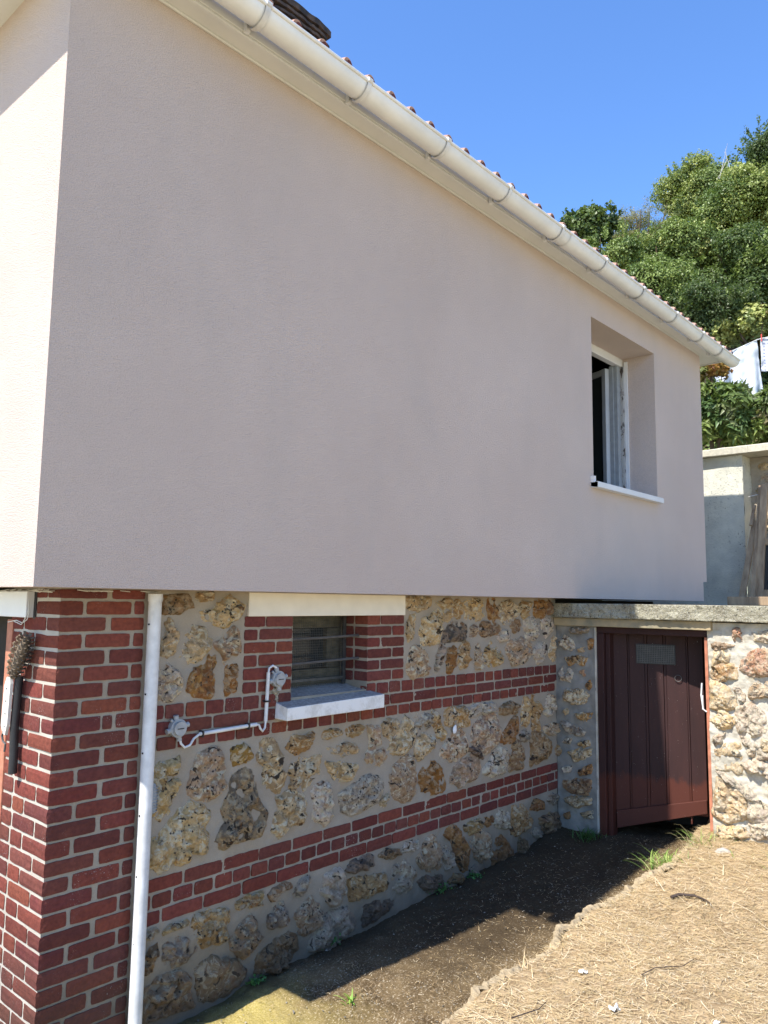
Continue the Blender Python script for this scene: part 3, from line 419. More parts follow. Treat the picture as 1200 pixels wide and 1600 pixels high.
cz0, cz1 = wz0+.06, wz1-.10
for s0, s1, za, zb in ((0, .055, cz0, cz1), (.50, .555, cz0, cz1), (.055, .5, cz1-.055, cz1), (.055, .5, cz0, cz0+.055)):
    if s1-s0 < .1: cs.beam(A((s0+s1)/2, za), A((s0+s1)/2, zb), .055, .05, up=(dx_, dy_, 0))
    else: cs.beam(A(s0, (za+zb)/2), A(s1, (za+zb)/2), .05, .055)
cs = cs.build('casement', plain('shaded_white_casement', (.42, .43, .44), .4, .4, .08), wf, bevel=.004)  # white casement greyed: the lack of light on it is put into its colour
g = MB(); g.beam(A(.055, (cz0+cz1)/2), A(.5, (cz0+cz1)/2), .006, cz1-cz0-.11); g.build('pane', M['glass'], cs)
MB().tube([(4.22, .08, wz1-.02), (4.22, .07, wz1-.07), (4.25, .06, wz1-.07), (4.27, .06, wz1-.12)], .006).build('blind_hook', M['black'], wf)
sl = MB(); sl.add([(wx0-.05, -.262, 2.512), (wx1-.01, -.262, 2.512), (wx1-.01, -.262, 2.548), (wx0-.05, -.262, 2.552),
                   (wx0-.05, -.2, 2.512), (wx1-.01, -.2, 2.512), (wx1-.01, .1, 2.575), (wx0-.05, .1, 2.578), (wx0-.05, -.24, 2.512), (wx1-.01, -.24, 2.512)],
                  [(0, 1, 2, 3), (3, 2, 6, 7), (0, 3, 7, 8), (1, 9, 6, 2)])
sl.box((wx0-.05, -.259, 2.5115), (wx1-.01, -.202, 2.556)); sl.build('window_sill', M['alu'], H)
MB().box((wx0-.052, -.235, 2.55), (wx0-.03, -.10, 2.60)).build('sill_upstand', M['alu'], H)
# soffit, fascia, gutter
sx0, sx1, sy = -.50, 6.87, -.305
mb = MB(); mb.box((sx0, sy, ZT), (sx1, YF+.02, ZT+.02)); mb.box((sx0, YF+.02, ZT), (XL+.02, 7.2, ZT+.02)); mb.box((XR-.02, YF+.02, ZT), (sx1, 7.2, ZT+.02))
mb.box((sx0, sy-.006, ZT-.007), (sx1, sy+.014, ZT+.006)); mb.box((XL-.01, YF-.012, ZT-.012), (XR, YF-.001, ZT-.001)); mb.build('soffit', M['soffit'], H, bevel=.002)
mb = MB(); mb.box((sx0, sy-.012, ZT+.007), (sx1, sy+.008, ZT+.09)); mb.box((sx0-.02, sy-.012, ZT-.01), (sx0-.002, 7.2, ZT+.10)); mb.box((sx1+.002, sy-.012, ZT-.01), (sx1+.02, 7.2, ZT+.075))
for xj in (.98, 3.05, 5.1): mb.box((xj, sy-.016, ZT+.004), (xj+.012, sy-.0125, ZT+.088))
mb.build('fascia', M['soffit'], H, bevel=.003)
def rim(x): return 4.246-.0105*(x+.5)
gc, gr = -.405, .065
def halfpipe(mb, xa, xb, r, n=18, t_=.004, lip=True):
    prof = [(gc+r*math.cos(a), r*math.sin(a)) for a in np.linspace(0, -math.pi, n)]
    prof2 = [(gc+(r-t_)*math.cos(a), (r-t_)*math.sin(a)) for a in np.linspace(-math.pi, 0, n)]
    pr = prof+prof2; V = []
    for x_ in (xa, xb): V += [(x_, a, rim(x_)+b) for a, b in pr]
    k = len(pr); mb.add(V, [(i, (i+1) % k, k+(i+1) % k, k+i) for i in range(k)])
gx0, gx1 = -.52, 6.93
mb = MB(); halfpipe(mb, gx0, gx1, gr, 24)
mb.tube([(gx0, gc-gr-.003, rim(gx0)+.001), (gx1, gc-gr-.003, rim(gx1)+.001)], .009, 10)
for xe, sg in ((gx0, -1), (gx1, 1)):   # rounded stop ends
    V = []; n, m_ = 14, 5
    for j in range(m_):
        f = j/(m_-1)*math.pi/2; V += [(xe+sg*.055*math.sin(f)*1., gc+gr*math.cos(f)*math.cos(a), rim(xe)+gr*math.cos(f)*math.sin(a)*(1-.2*j/m_)) for a in np.linspace(0, -math.pi, n)]
    mb.add(V, gridF(m_, n))
gut = mb.build('gutter', M['gutter'], H, smooth=True)
for bx in (-.12, .54, 1.20, 1.86, 2.51, 3.18, 3.845, 4.525, 5.228, 5.87, 6.40):
    mb = MB(); halfpipe(mb, bx, bx+.028, gr+.010, 24, .009); mb.tube([(bx, gc-gr-.006, rim(bx)+.003), (bx+.028, gc-gr-.006, rim(bx)+.003)], .014, 10)
    mb.box((bx, gc+gr-.002, rim(bx)-.06), (bx+.022, sy-.013, rim(bx)+.0)); mb.build('bracket', M['pvc'], gut, smooth=False)
mb = MB(); halfpipe(mb, 3.31, 3.42, gr+.004, 20, .003); mb.build('gutter_joint', M['gutter'], gut)
# roof with rounded tile ends
xs = np.arange(-.50, 6.92, .0085); ph = ((xs-.959)/.17+.5) % 1-.5
xx_amp = .046
prof = np.where(np.abs(ph) < .19, xx_amp*np.sqrt(np.clip(1-(ph/.19)**2, 0, 1)), .0)
ys = np.array([-.405, -.2, .2, 1., 2., 3.3, 5., 7.3]); V = []
def hip(x, y): return np.minimum(np.minimum(4.298+(y+.405)*.36, 4.298+(7.3-y)*.36), np.minimum(4.298+(6.92-x)*.36, 4.298+(x+.52)*.36))
dropx = -.0100*(xs-1.0)*(xs > 1)
for y_ in ys:
    V.append(np.stack([xs, xs*0+y_, hip(xs, y_)+prof+dropx], 1))
V2 = np.stack([xs, xs*0-.398, V[0][:, 2]-.010-.004*(prof > .01)], 1); V3 = np.stack([xs, xs*0-.2, V[1][:, 2]-.014], 1)
mb = MB(); mb.add(np.concatenate(V), gridF(len(ys), len(xs))[:, ::-1]); mb.add(np.concatenate([V[0], V2, V3]), gridF(3, len(xs)))
rf = mb.build('tiled_roof', M['tile'], H, smooth=False)
t = NT('tile_hollow_shade', .9, .1); t.col((.13, .045, .035)); M['hollow_shade'] = t.m; mb = MB()  # dark discs: the shade inside the open tile ends is put in as colour
for k in range(-8, 36):
    xk = .959+.17*k+.006; zk = 4.298-.010*(xk-1)*(xk > 1)
    an = np.linspace(0, math.pi, 9); V = [(xk+.023*math.cos(a), -.4085, zk+.034*math.sin(a)) for a in an]; mb.add(V+[(xk, -.4085, zk)], [(i, i+1, 9, 9) for i in range(8)])
mb.build('tile_end_shade', M['hollow_shade'], rf)
# ---------------- lower storey
def yhole(x, z): return (x > 1.216) & (x < 1.772) & (z > 1.13) & (z < 1.535)
nx, nz = 420, 200
Xg, Zg = np.meshgrid(np.linspace(.0, 3.87, nx), np.linspace(-.32, 1.65, nz), indexing='ij'); x, z = Xg.ravel(), Zg.ravel()
P = np.stack([x, z, x*0], 1); y = .004*fbm(P*6, 4, 41)+.0018*fbm(P*45, 3, 42)
y = np.where(x < .42, y*.4, y)+.001
F = gridF(nx, nz); cx, cz = x[F].mean(1), z[F].mean(1); F = F[~yhole(cx, cz)]
mb = MB().add(np.stack([x, y, z], 1), F)
mb.add([(1.212, .0, 1.12), (1.212, .24, 1.12), (1.212, .24, 1.54), (1.212, .0, 1.54)], [(3, 2, 1, 0)])
mb.add([(1.776, .0, 1.12), (1.776, .24, 1.12), (1.776, .24, 1.54), (1.776, .0, 1.54)], [(0, 1, 2, 3)])
mb.add([(1.21, .0, 1.12), (1.78, .0, 1.12), (1.78, .24, 1.12), (1.21, .24, 1.12)], [(0, 1, 2, 3)])
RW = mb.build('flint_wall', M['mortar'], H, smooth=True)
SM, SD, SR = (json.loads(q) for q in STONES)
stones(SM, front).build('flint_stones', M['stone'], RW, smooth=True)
# small fillers between the stones
bz = [1.160, 1.088, 1.022, .957]; bz2 = [.443, .378, .312, .245]
def course(mb, xa, xb, z0, z1, pitch, phase, j=.012):
    x_ = xa+phase-pitch
    while x_ < xb:
        a, b = max(x_+j/2, xa+.002), min(x_+pitch-j/2, xb-.002); x_ += pitch+random.uniform(-.004, .004)
        if b-a > .03: brick(mb, a, b, .05, z0, z1, xf_front, random.random()*99)
g_ = .006
mb = MB()
course(mb, .437, 1.214, bz[1]+g_, bz[0]-g_, .106, .055); course(mb, 1.776, 3.868, bz[1]+g_, bz[0]-g_, .106, .075); course(mb, .437, 1.12, bz[2]+g_, bz[1]-g_, .213, .10)
course(mb, 1.77, 3.868, bz[2]+g_, bz[1]-g_, .213, .202); course(mb, .437, 3.868, bz[3]+g_, bz[2]-g_, .106, .02)
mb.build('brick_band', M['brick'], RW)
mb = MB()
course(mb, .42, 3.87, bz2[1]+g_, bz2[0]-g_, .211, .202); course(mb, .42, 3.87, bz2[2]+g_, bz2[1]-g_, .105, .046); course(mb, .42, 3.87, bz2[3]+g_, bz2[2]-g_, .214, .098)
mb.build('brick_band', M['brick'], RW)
# pier: front and side bricks
pj = [1.670-.066*k for k in range(31)]
mb = MB()
for k in range(30):
    z1, z0 = pj[k]-.0055, pj[k+1]+.0055
    if z1 > 1.648: z1 = 1.646
    stretch = (k % 2 == 0)
    fx = ([(0, .196), (.220, .37)] if stretch else [(0, .095), (.112, .308), (.324, .37)])
    if k in (8, 11, 21): fx = [(0, .196), (.205, .245), (.262, .37)] if stretch else fx
    sy_ = ([(.0, .095), (.110, .30), (.315, .43)] if stretch else [(0, .196), (.211, .31), (.325, .43)])
    c = jit(random.choice(BCOL), .14)
    for i, (a, b) in enumerate(fx):
        if i == 0:   # corner brick: a real block showing on both faces
            m2 = MB(); brick(m2, -.0045, b, sy_[0][1], z0, z1, xf_front, k*3.1); V_ = m2.V[0]
            mb.add(V_, m2.F[0], m2.C[0])
        else: brick(mb, a, b, .05, z0, z1, xf_front, k+i*9.)
    ylim = .43 if z1 < 1.535 else .20
    for (a, b) in sy_[1:]:
        b = min(b, ylim)
        if b-a > .02: brick(mb, a, b, .05, z0, z1, xf_side, k*1.7+a)
PR = MB(); PR.add([(0, .0, -.32), (0, .43, -.32), (0, .43, 1.65), (0, 0, 1.65)], [(3, 2, 1, 0)]); PR.add([(0, .43, -.32), (.25, .43, -.32), (.25, .43, 1.65), (0, .43, 1.65)], [(3, 2, 1, 0)])
t = NT('sunlit_side_mortar', .95, .1); c = t.mix(t.ramp(t.noise(8, 5), [(.3, 0.), (.7, 1.)]), (.37, .335, .28), (.47, .43, .365)); t.col(c).bump(t.noise(60, 6, .6), .7, .004); M['sunmortar'] = t.m  # lighter copy of the mortar: sun on the left face put into its colour
PR = PR.build('brick_pier', M['sunmortar'], H); mb.build('pier_bricks', M['brick'], PR)
# window jamb bricks
mb = MB(); k = 0; zt = 1.535
for k in range(7):
    z1 = zt-.003-k*.0625; z0 = z1-.0515
    if k % 2 == 0: L_ = [(.912, 1.035), (1.047, 1.214)] if k == 0 else [(.912, 1.10), (1.113, 1.214)]; Rr = [(1.772, 1.875), (1.888, 2.085)]
    else: L_ = [(.912, .99), (1.003, 1.214)]; Rr = [(1.772, 1.975), (1.988, 2.085)]
    if z0 < 1.165: z0 = 1.166
    if z1-z0 < .02: continue
    for (a, b) in L_: brick(mb, a, b, .05, z0, z1, xf_front, k+a*9)
    for i, (a, b) in enumerate(Rr):
        brick(mb, a, b, .05 if i else .095, z0, z1, xf_front, k+a*9)
    for (a, b) in (((.108, .20),) if k % 2 == 0 else ((.11, .20),)):
        brick(mb, a, b, .04, z0, z1, lambda u, y, z: np.stack([1.772+y+.004, u, z], 1), k*2.2)
mb.build('jamb_bricks', M['brick'], RW)
# lintel, sill, cellar window
MB().box((.925, -.012, 1.532), (2.088, .24, 1.648)).build('lintel', M['white_paint'], H, bevel=.003)
s_ = MB(); s_.add([(1.105, -.105, 1.033), (1.807, -.105, 1.033), (1.807, -.105, 1.106), (1.105, -.105, 1.094), (1.105, -.012, 1.035), (1.807, -.012, 1.035), (1.80, .0, 1.118), (1.12, .0, 1.110), (1.22, .235, 1.150), (1.768, .235, 1.155)],
            [(0, 1, 2, 3), (3, 2, 6, 7), (0, 3, 7, 4), (1, 5, 6, 2), (0, 4, 5, 1), (7, 6, 9, 8)])
s_.build('cellar_sill', M['sill'], H, bevel=.004)
cw = MB(); yw = .205
cw.box((1.213, yw, 1.46), (1.77, yw+.05, 1.53)); cw.box((1.213, yw, 1.14), (1.77, yw+.05, 1.235)); cw.box((1.213, yw, 1.237), (1.33, yw+.05, 1.458)); cw.box((1.66, yw, 1.237), (1.768, yw+.05, 1.458))
cw = cw.build('cellar_window', M['cellarframe'], H, bevel=.003)
MB().box((1.332, yw+.03, 1.239), (1.658, yw+.04, 1.456)).build('pane', M['glass'], cw)
ms = MB(); ym = .165
for x_ in np.arange(1.225, 1.765, .0135): ms.beam((x_, ym, 1.15), (x_+random.uniform(-.002, .002), ym, 1.528), .0014, .0014)
for z_ in np.arange(1.155, 1.53, .0135): ms.beam((1.216, ym-.0015, z_), (1.77, ym-.0015, z_+random.uniform(-.002, .002)), .0014, .0014)
ms.box((1.745, ym-.004, 1.145), (1.768, ym+.004, 1.53)); ms.box((1.216, ym-.006, 1.175), (1.768, ym+.002, 1.19)); ms.build('wire_mesh', M['wire'], cw)
for z_ in (1.41, 1.284): MB().tube([(1.19, .07, z_-.004), (1.45, .068, z_+.002), (1.80, .07, z_+.010)], .0075, 8).build('iron_bar', M['iron'], cw)
# downpipe
dp = MB(); dp.tube([(.395, -.042, 1.625), (.392, -.044, .8), (.388, -.046, -.13), (.387, -.047, -.30)], .028, 20); dp = dp.build('downpipe', M['pvc'], H, smooth=True)
MB().tube([(.395, -.042, 1.60), (.395, -.042, 1.632)], .031, 20).build('pipe_collar', M['pvc'], dp)
for z_ in (1.50, 1.21, .97, .72, .48, .22): MB().box((.362, -.052, z_), (.368, -.046, z_+.007)).build('screw', M['black'], dp)
# garage side: lintel, reveal, dark backing
MB().box((-.035, .225, 1.528), (.2, 3.2, 1.635)).build('garage_lintel', M['alu'], H, bevel=.003)
MB().box((-.008, .405, -.3), (.10, .46, 1.515)).build('garage_door_post', M['redpost'], H, bevel=.003)
gi = MB(); gi.add([(.12, .43, -.3), (.12, 3.2, -.3), (.12, 3.2, 1.55), (.12, .43, 1.55)], [(3, 2, 1, 0)]); gi.box((.0, 3.2, -.3), (.3, 7, 1.65)); gi.build('garage_dark_backing', M['interior'], H)  # flat dark sheet behind the opening: the unlit depth is put in as colour
fr = MB(); rr_ = random.Random(3)
for k in range(26):
    y_ = .05+.5*rr_.random(); x_ = -.01-.03*rr_.random(); fr.tube([(x_, y_, 1.643), (x_-.01, y_+.06*rr_.uniform(-1, 1), 1.636), (x_, y_+.10*rr_.uniform(-1, 1), 1.640-.01*rr_.random())], .0016, 4)
for k in range(16):
    x_ = .02+.4*rr_.random(); fr.tube([(x_, -.01, 1.643), (x_+.04, -.02, 1.636+.004*rr_.random()), (x_+.1*rr_.random(), -.012, 1.642)], .0016, 4)
for pts in (((-.03, .215, 1.60), (-.03, .205, 1.55), (-.032, .215, 1.52), (-.03, .26, 1.505), (-.03, .32, 1.515), (-.03, .40, 1.505)), ((-.03, .21, 1.56), (-.035, .225, 1.525), (-.03, .27, 1.498), (-.03, .34, 1.510))): fr.tube(pts, .002, 5)
fr.build('frayed_mesh_edge', M['board'], H)
MB().box((-.004, .203, 1.52), (.02, .224, 1.645)).build('lintel_gap_shade', M['black'], H)  # black block: the shade in the gap beside the lintel put in as colour
# solid core so that no light leaks into the house
MB().box((.26, .26, -.3), (6.3, 6.8, 1.64)).build('core_wall', M['interior'], H)
# ---------------------------------------------------------------- landing wall with the cellar door
LW = empty('landing_wall', (3.9, -1, -.2), 'rough flint and lime wall carrying a mossy concrete landing slab beside the house', 'wall')
def wallX(x0, ya, yb, z0, z1, amp, seed, n=120, m_=180):
    U, T = np.meshgrid(np.linspace(ya, yb, n), np.linspace(z0, z1, m_), indexing='ij'); u, z = U.ravel(), T.ravel()
    P = np.stack([u, z, u*0], 1); x = x0+amp*fbm(P*5, 4, seed)+amp*.35*fbm(P*35, 3, seed+1)
    return np.stack([x, u, z], 1), gridF(n, m_)
V, F = wallX(3.872, .0, -.322, -.15, 1.50, .006, 61, 50, 200)
mb = MB().add(V, F); mb.add([(3.872, -.322, -.15), (4.02, -.322, -.15), (4.02, -.322, 1.5), (3.872, -.322, 1.5)], [(0, 1, 2, 3)])
dwall = mb.build('door_side_wall', M['cement'], LW, smooth=True); stones(SD, doorw, (.022, .04)).build('flint_stones', M['stone'], dwall, smooth=True)
MB().box((3.868, -.325, -.1), (3.90, -.317, 1.44)).build('plaster_arris', M['lime'], dwall)
V, F = wallX(3.868, -1.125, -3.4, -.12, 1.50, .013, 71, 260, 200)
mb = MB().add(V, F); mb.add([(3.868, -1.125, -.12), (4.3, -1.125, -.12), (4.3, -1.125, 1.5), (3.868, -1.125, 1.5)], [(3, 2, 1, 0)])
rwall = mb.build('right_wall', M['lime'], LW, smooth=True)
extra = []
rr_ = random.Random(11); z_ = .12
for row in range(8):
    u_ = 1.72+rr_.random()*.1
    while u_ < 3.3:
        ww = rr_.uniform(.10, .24); hh = rr_.uniform(.08, .15); cx_, cz_ = u_+ww/2, z_+hh/2
        if not (u_ < 1.80 and row > 2):
            pts = []
            for k in range(9):
                a = 2*math.pi*k/9; pts += [cx_+ww*.5*math.cos(a)*rr_.uniform(.8, 1.05), cz_+hh*.55*math.sin(a)*rr_.uniform(.8, 1.05)]
            extra.append(rr_.choice('yywwoct')+' '+' '.join('%.3f' % v for v in pts))
        u_ += ww+.03
    z_ += .175
stones(SR+extra, doorw, (.030, .052), .75, 1.09).build('wall_stones', M['stone2'], rwall, smooth=True)
# slab: rough edged concrete
nx, nz = 500, 26
U, T = np.meshgrid(np.linspace(.0, -3.6, nx), np.linspace(0, 1, nz), indexing='ij'); u, t_ = U.ravel(), T.ravel()
zz = 1.508+.107*np.clip((t_-.15)/.6, 0, 1); xx = 3.80+.06*np.clip((.15-t_)/.15, 0, 1)+.9*np.clip((t_-.75)/.25, 0, 1)**2
P = np.stack([xx, u, zz], 1); dn = .006*fbm(P*28, 4, 81)+.004*fbm(P*90, 2, 83); edge_ = .012*np.clip(fbm(P*9, 3, 84), -1, .3)
V = np.stack([xx-dn-edge_*((t_ > .1) & (t_ < .8)), u, zz+np.where(t_ > .74, .25*dn-.002, dn*.5)], 1)
mb = MB().add(V, gridF(nx, nz))
mb.add([(4.69, -3.6, 1.613), (9, -3.6, 1.613), (9, .3, 1.613), (4.69, .3, 1.613)], [(0, 1, 2, 3)])
mb.add([(3.86, .0, 1.508), (3.86, -3.6, 1.508), (8, -3.6, 1.508), (8, .0, 1.508)], [(0, 1, 2, 3)]); mb.add([(3.80, 0, 1.51), (4.7, 0, 1.51), (4.7, 0, 1.612), (3.80, 0, 1.612)], [(0, 1, 2, 3)])
mb.build('landing_slab', M['slab'], LW, smooth=True)
t = NT('stained_lintel', .9, .2); c = t.mix(t.ramp(t.noise(10, 5), [(.35, 0.), (.65, 1.)]), (.38, .30, .18), (.22, .20, .14)); t.col(c).bump(t.noise(50, 5), .4, .004); M['lint2'] = t.m
MB().box((3.835, .0, 1.448), (4.15, -1.16, 1.506)).build('door_lintel', M['lint2'], LW, bevel=.004)
MB().box((4.5, .0, -.3), (7.8, -3.5, 1.50)).box((4.0, -1.15, -.3), (4.49, -3.5, 1.5)).box((4.03, .25, -.3), (4.49, -.30, 1.5)).build('cellar_core', M['interior'], LW)
MB().box((7.8, -3.5, 0), (9.2, 1.0, 1.6)).build('terrace_core', M['interior'], LW)
# door frame and leaf
DR = empty('cellar_door', (3.95, -.7, 0), 'dark oxblood plank cellar door ajar, with rotted bottom board, under the concrete landing', 'door')
fr = MB(); fr.box((3.885, -.324, -.06), (3.985, -.378, 1.40)); fr.box((3.915, -.380, -.06), (3.99, -.412, 1.40)); fr.box((3.885, -.324, 1.402), (3.985, -1.122, 1.447))
fr.build('door_frame', M['oxblood'], DR, bevel=.004)
MB().box((3.885, -1.098, -.05), (3.99, -1.124, 1.40)).build('door_post', M['redpost'], DR, bevel=.003)
a_ = R_(15); hx_, hy_ = 3.98, -.42; ex, ey = math.sin(a_), -math.cos(a_)
def DP(s, d, z): return (hx_+ex*s-ey*d*-1*-1, hy_+ey*s-ex*d*-1*-1*-1, z) if 0 else (hx_+ex*s+(-math.cos(a_))*d, hy_+ey*s+(-math.sin(a_))*d, z)   # d>0 towards the viewer
def dbox(mb, s0, s1, z0, z1, d0, d1, z0b=None, z1b=None):
    z0b = z0 if z0b is None else z0b; z1b = z1 if z1b is None else z1b
    V = [DP(s0, d0, z0), DP(s1, d0, z0b), DP(s1, d0, z1b), DP(s0, d0, z1), DP(s0, d1, z0), DP(s1, d1, z0b), DP(s1, d1, z1b), DP(s0, d1, z1)]
    mb.add(V, [(0, 1, 2, 3), (4, 7, 6, 5), (0, 4, 5, 1), (3, 2, 6, 7), (0, 3, 7, 4), (1, 5, 6, 2)])
pe = [-.035, .087, .100, .208, .225, .335, .352, .489, .50, .60]
lf = MB()
for i in range(0, len(pe)-1):
    dd = (0, .0, .006)[0]
    if i % 2 == 0: dbox(lf, pe[i]+.0015, pe[i+1]-.0015, .10+.02*i*.5, 1.41, -.025, 0)
    else: dbox(lf, pe[i], pe[i+1], .12, 1.41, -.025, -.009 if i in (1, 5) else .007)
leaf = lf.build('door_leaf', M['oxblood'], DR, bevel=.0025)
bt = MB(); dbox(bt, -.004, .596, .030, .150, .002, .022, .205, .295); bt.build('bottom_board', M['oxblood'], DR, bevel=.003)
vg = MB(); dbox(vg, .150, .418, 1.190, 1.330, .001, .008)
vg = vg.build('vent_plate', M['black'], leaf); v2 = MB()
for k in range(22):
    s = .158+k*.0118; dbox(v2, s, s+.003, 1.197, 1.323, .009, .012)
for k in range(10): dbox(v2, .156, .412, 1.198+k*.013, 1.2005+k*.013, .0125, .014)
v2.build('vent_mesh', M['wire'], leaf)
rg = MB(); rg.tube([DP(.433+.022*math.cos(q), .012, 1.10+.022*math.sin(q)) for q in np.linspace(0, 2*math.pi, 17)], .0025, 6); rg.build('ring_handle', M['iron'], DR)
MB().box((3.878, -1.074, .93), (3.89, -1.082, 1.02)).tube([(3.885, -1.075, 1.10), (3.88, -1.07, 1.02), (3.882, -1.08, .93), (3.885, -1.10, .915)], .0055, 8).build('latch', M['pvc'], DR)
# ---------------------------------------------------------------- things on the house wall
cb = empty('electric_conduit', (.7, -.02, 1.0), 'white cable conduit with two round grey junction boxes left of the small barred window', 'conduit')
def jbox(x, z):
    mb = MB(); pts = []
    n = 8; r = .042
    for (ya, yb, rr) in ((-.004, -.03, .040), (-.0305, -.044, .030)):
        mb.tube([(x, ya, z), (x, yb, z)], rr, 20)
    for a in (0, math.pi/2, math.pi, -math.pi/2):
        mb.tube([(x+.036*math.cos(a+.2), -.018, z+.036*math.sin(a+.2)), (x+.056*math.cos(a+.2), -.018, z+.056*math.sin(a+.2))], .012, 10)
    mb.tube([(x+.03*math.cos(2.3), -.018, z+.03*math.sin(2.3)), (x+.052*math.cos(2.3), -.016, z+.052*math.sin(2.3))], .007, 8)
    o = mb.build('junction_box', M['boxgrey'], cb, bevel=.001)
    s_ = MB(); s_.box((x-.016, -.0455, z-.002), (x+.016, -.0442, z+.002)); s_.build('lid_slot', M['black'], o)
jbox(.549, 1.052); jbox(1.112, 1.226)
tb = MB(); tb.tube([(.664, -.02, 1.014), (.944, -.02, 1.020), (.985, -.02, 1.021)], .009, 10); tb.tube([(1.041, -.02, 1.030), (1.050, -.02, 1.262)], .009, 10); tb.build('conduit_tube', M['pvc'], cb, smooth=True)
q1 = [(.562, -.02, 1.01), (.566, -.022, .985), (.585, -.024, .966), (.612, -.024, .972), (.632, -.023, .998), (.664, -.02, 1.014)]
q2 = [(.985, -.02, 1.021), (1.0, -.021, 1.018), (1.008, -.022, 1.0), (1.022, -.022, .985), (1.037, -.021, 1.0), (1.041, -.02, 1.03)]
q3 = [(1.050, -.02, 1.262), (1.054, -.02, 1.282), (1.075, -.022, 1.293), (1.098, -.022, 1.282), (1.104, -.02, 1.262)]
tb = MB()
for q in (q1, q2, q3): tb.tube(q, .0055, 8)
tb.build('cable', M['pvc'], cb, smooth=True)
for (x, z, v) in ((.676, 1.015, 0), (.935, 1.020, 0), (1.045, 1.125, 1)):
    MB().box((x-(.014 if v else .004), -.032, z-(.004 if v else .016)), (x+(.014 if v else .004), -.002, z+(.004 if v else .012))).build('clip', M['black'], cb)
p = [1.075, 1.13, 1.10, 1.205, 1.135, 1.15, 1.145, 1.195, 1.16, 1.125, 1.13, 1.10, 1.115, 1.09, 1.10, 1.11, 1.11, 1.16, 1.085, 1.15]
mb = MB(); poly_stone(mb, [1.082, 1.17, 1.10, 1.205, 1.125, 1.203, 1.15, 1.192, 1.155, 1.182, 1.13, 1.172, 1.125, 1.135, 1.135, 1.11, 1.10, 1.105, 1.112, 1.135, 1.10, 1.16], front, (.52, .47, .36), (.40, .36, .28), .014, 44, 40, 8, .3)
mb.build('mortar_dab', M['stone'], RW, smooth=True)
hb = empty('hanging_float', (.42, -.02, .8), 'small grey wire-wrapped weight hanging by a thin cord beside the white downpipe', 'weight')
MB().tube([(.412, -.022, 1.06), (.418, -.028, 1.04), (.414, -.026, .95), (.417, -.024, .84)], .0022, 6).build('cord', M['iron'], hb)
mb = MB(); mb.tube([(.417, -.03, .842), (.419, -.032, .835), (.422, -.034, .78), (.424, -.032, .725), (.424, -.03, .715)], [.012, .022, .026, .022, .01], 12)
for k in range(9): mb.tube([(.4205+.029*math.cos(a), -.033+.029*math.sin(a), .73+k*.012) for a in np.linspace(0, 2*math.pi, 13)], .002, 5)
mb.build('weight_body', M['boxgrey'], hb)
# pine cone on a weathered white strip
cn = empty('pine_cone', (-.04, .215, 1.37), 'long dry brown pine cone hanging on the sunlit brick pier beside the garage opening', 'pine cone')
mb = MB(); ax0, ax1 = Vector((-.045, .178, 1.455)), Vector((-.050, .268, 1.285)); ax = ax1-ax0; axn = ax.normalized(); e1 = axn.orthogonal().normalized(); e2 = axn.cross(e1)
mb.tube([ax0, ax0+ax*.3, ax0+ax*.7, ax1], [.008, .022, .024, .012], 10)
for k in range(120):
    f = (k+.5)/120; a = k*2.39996; r = .030*math.sin(math.pi*min(1, (f*.86+.10)))**.6; cpt = ax0+ax*f; dr = e1*math.cos(a)+e2*math.sin(a); tn = axn.cross(dr)
    tip = cpt+dr*(r+.014)-axn*.010; b0 = cpt+dr*r*.45+axn*.006; wd = .011
    mb.add([b0-tn*wd*.5, b0+tn*wd*.5, tip+tn*wd*.6+dr*-.003, tip-tn*wd*.6+dr*-.003, tip+dr*.004+axn*.002, tip+axn*.006-dr*.004], [(0, 1, 2, 3), (3, 2, 4, 4), (3, 4, 5, 5), (4, 2, 5, 5)])
mb.build('cone_scales', M['cone'], cn)
st = empty('white_strip', (-.03, .28, 1.05), 'worn white pointed strip over a black tube on the brick pier under the pine cone', 'shutter stay')
sb = MB(); q = [(.300, 1.285), (.270, 1.292), (.262, 1.262), (.268, 1.10), (.285, 1.055), (.305, 1.062), (.325, 1.09), (.318, 1.25)]
V = [(-.062, a, b) for a, b in q]+[(-.050, a, b) for a, b in q]; n = len(q)
sb.add(V, [(i, (i+1) % n, n+(i+1) % n, n+i) for i in range(n)]+[(0, 1, 2, 7), (2, 3, 6, 7), (3, 4, 5, 6)]); sb.build('strip', M['board'], st)
MB().tube([(-.028, .262, 1.29), (-.03, .272, 1.08), (-.03, .262, .985), (-.03, .262, .905)], .017, 12).build('black_tube', M['black'], st, smooth=True)
mb = MB(); mb.tube([(-.058, .302, 1.075), (-.060, .312, 1.05), (-.058, .305, 1.03), (-.056, .285, 1.02), (-.055, .292, .99)], .0045, 6)
for z_ in (1.24, 1.19, 1.14, 1.09): mb.tube([(-.0635, .292, z_), (-.0625, .292, z_)], .004, 8)
mb.build('screw_hook', M['iron'], st)
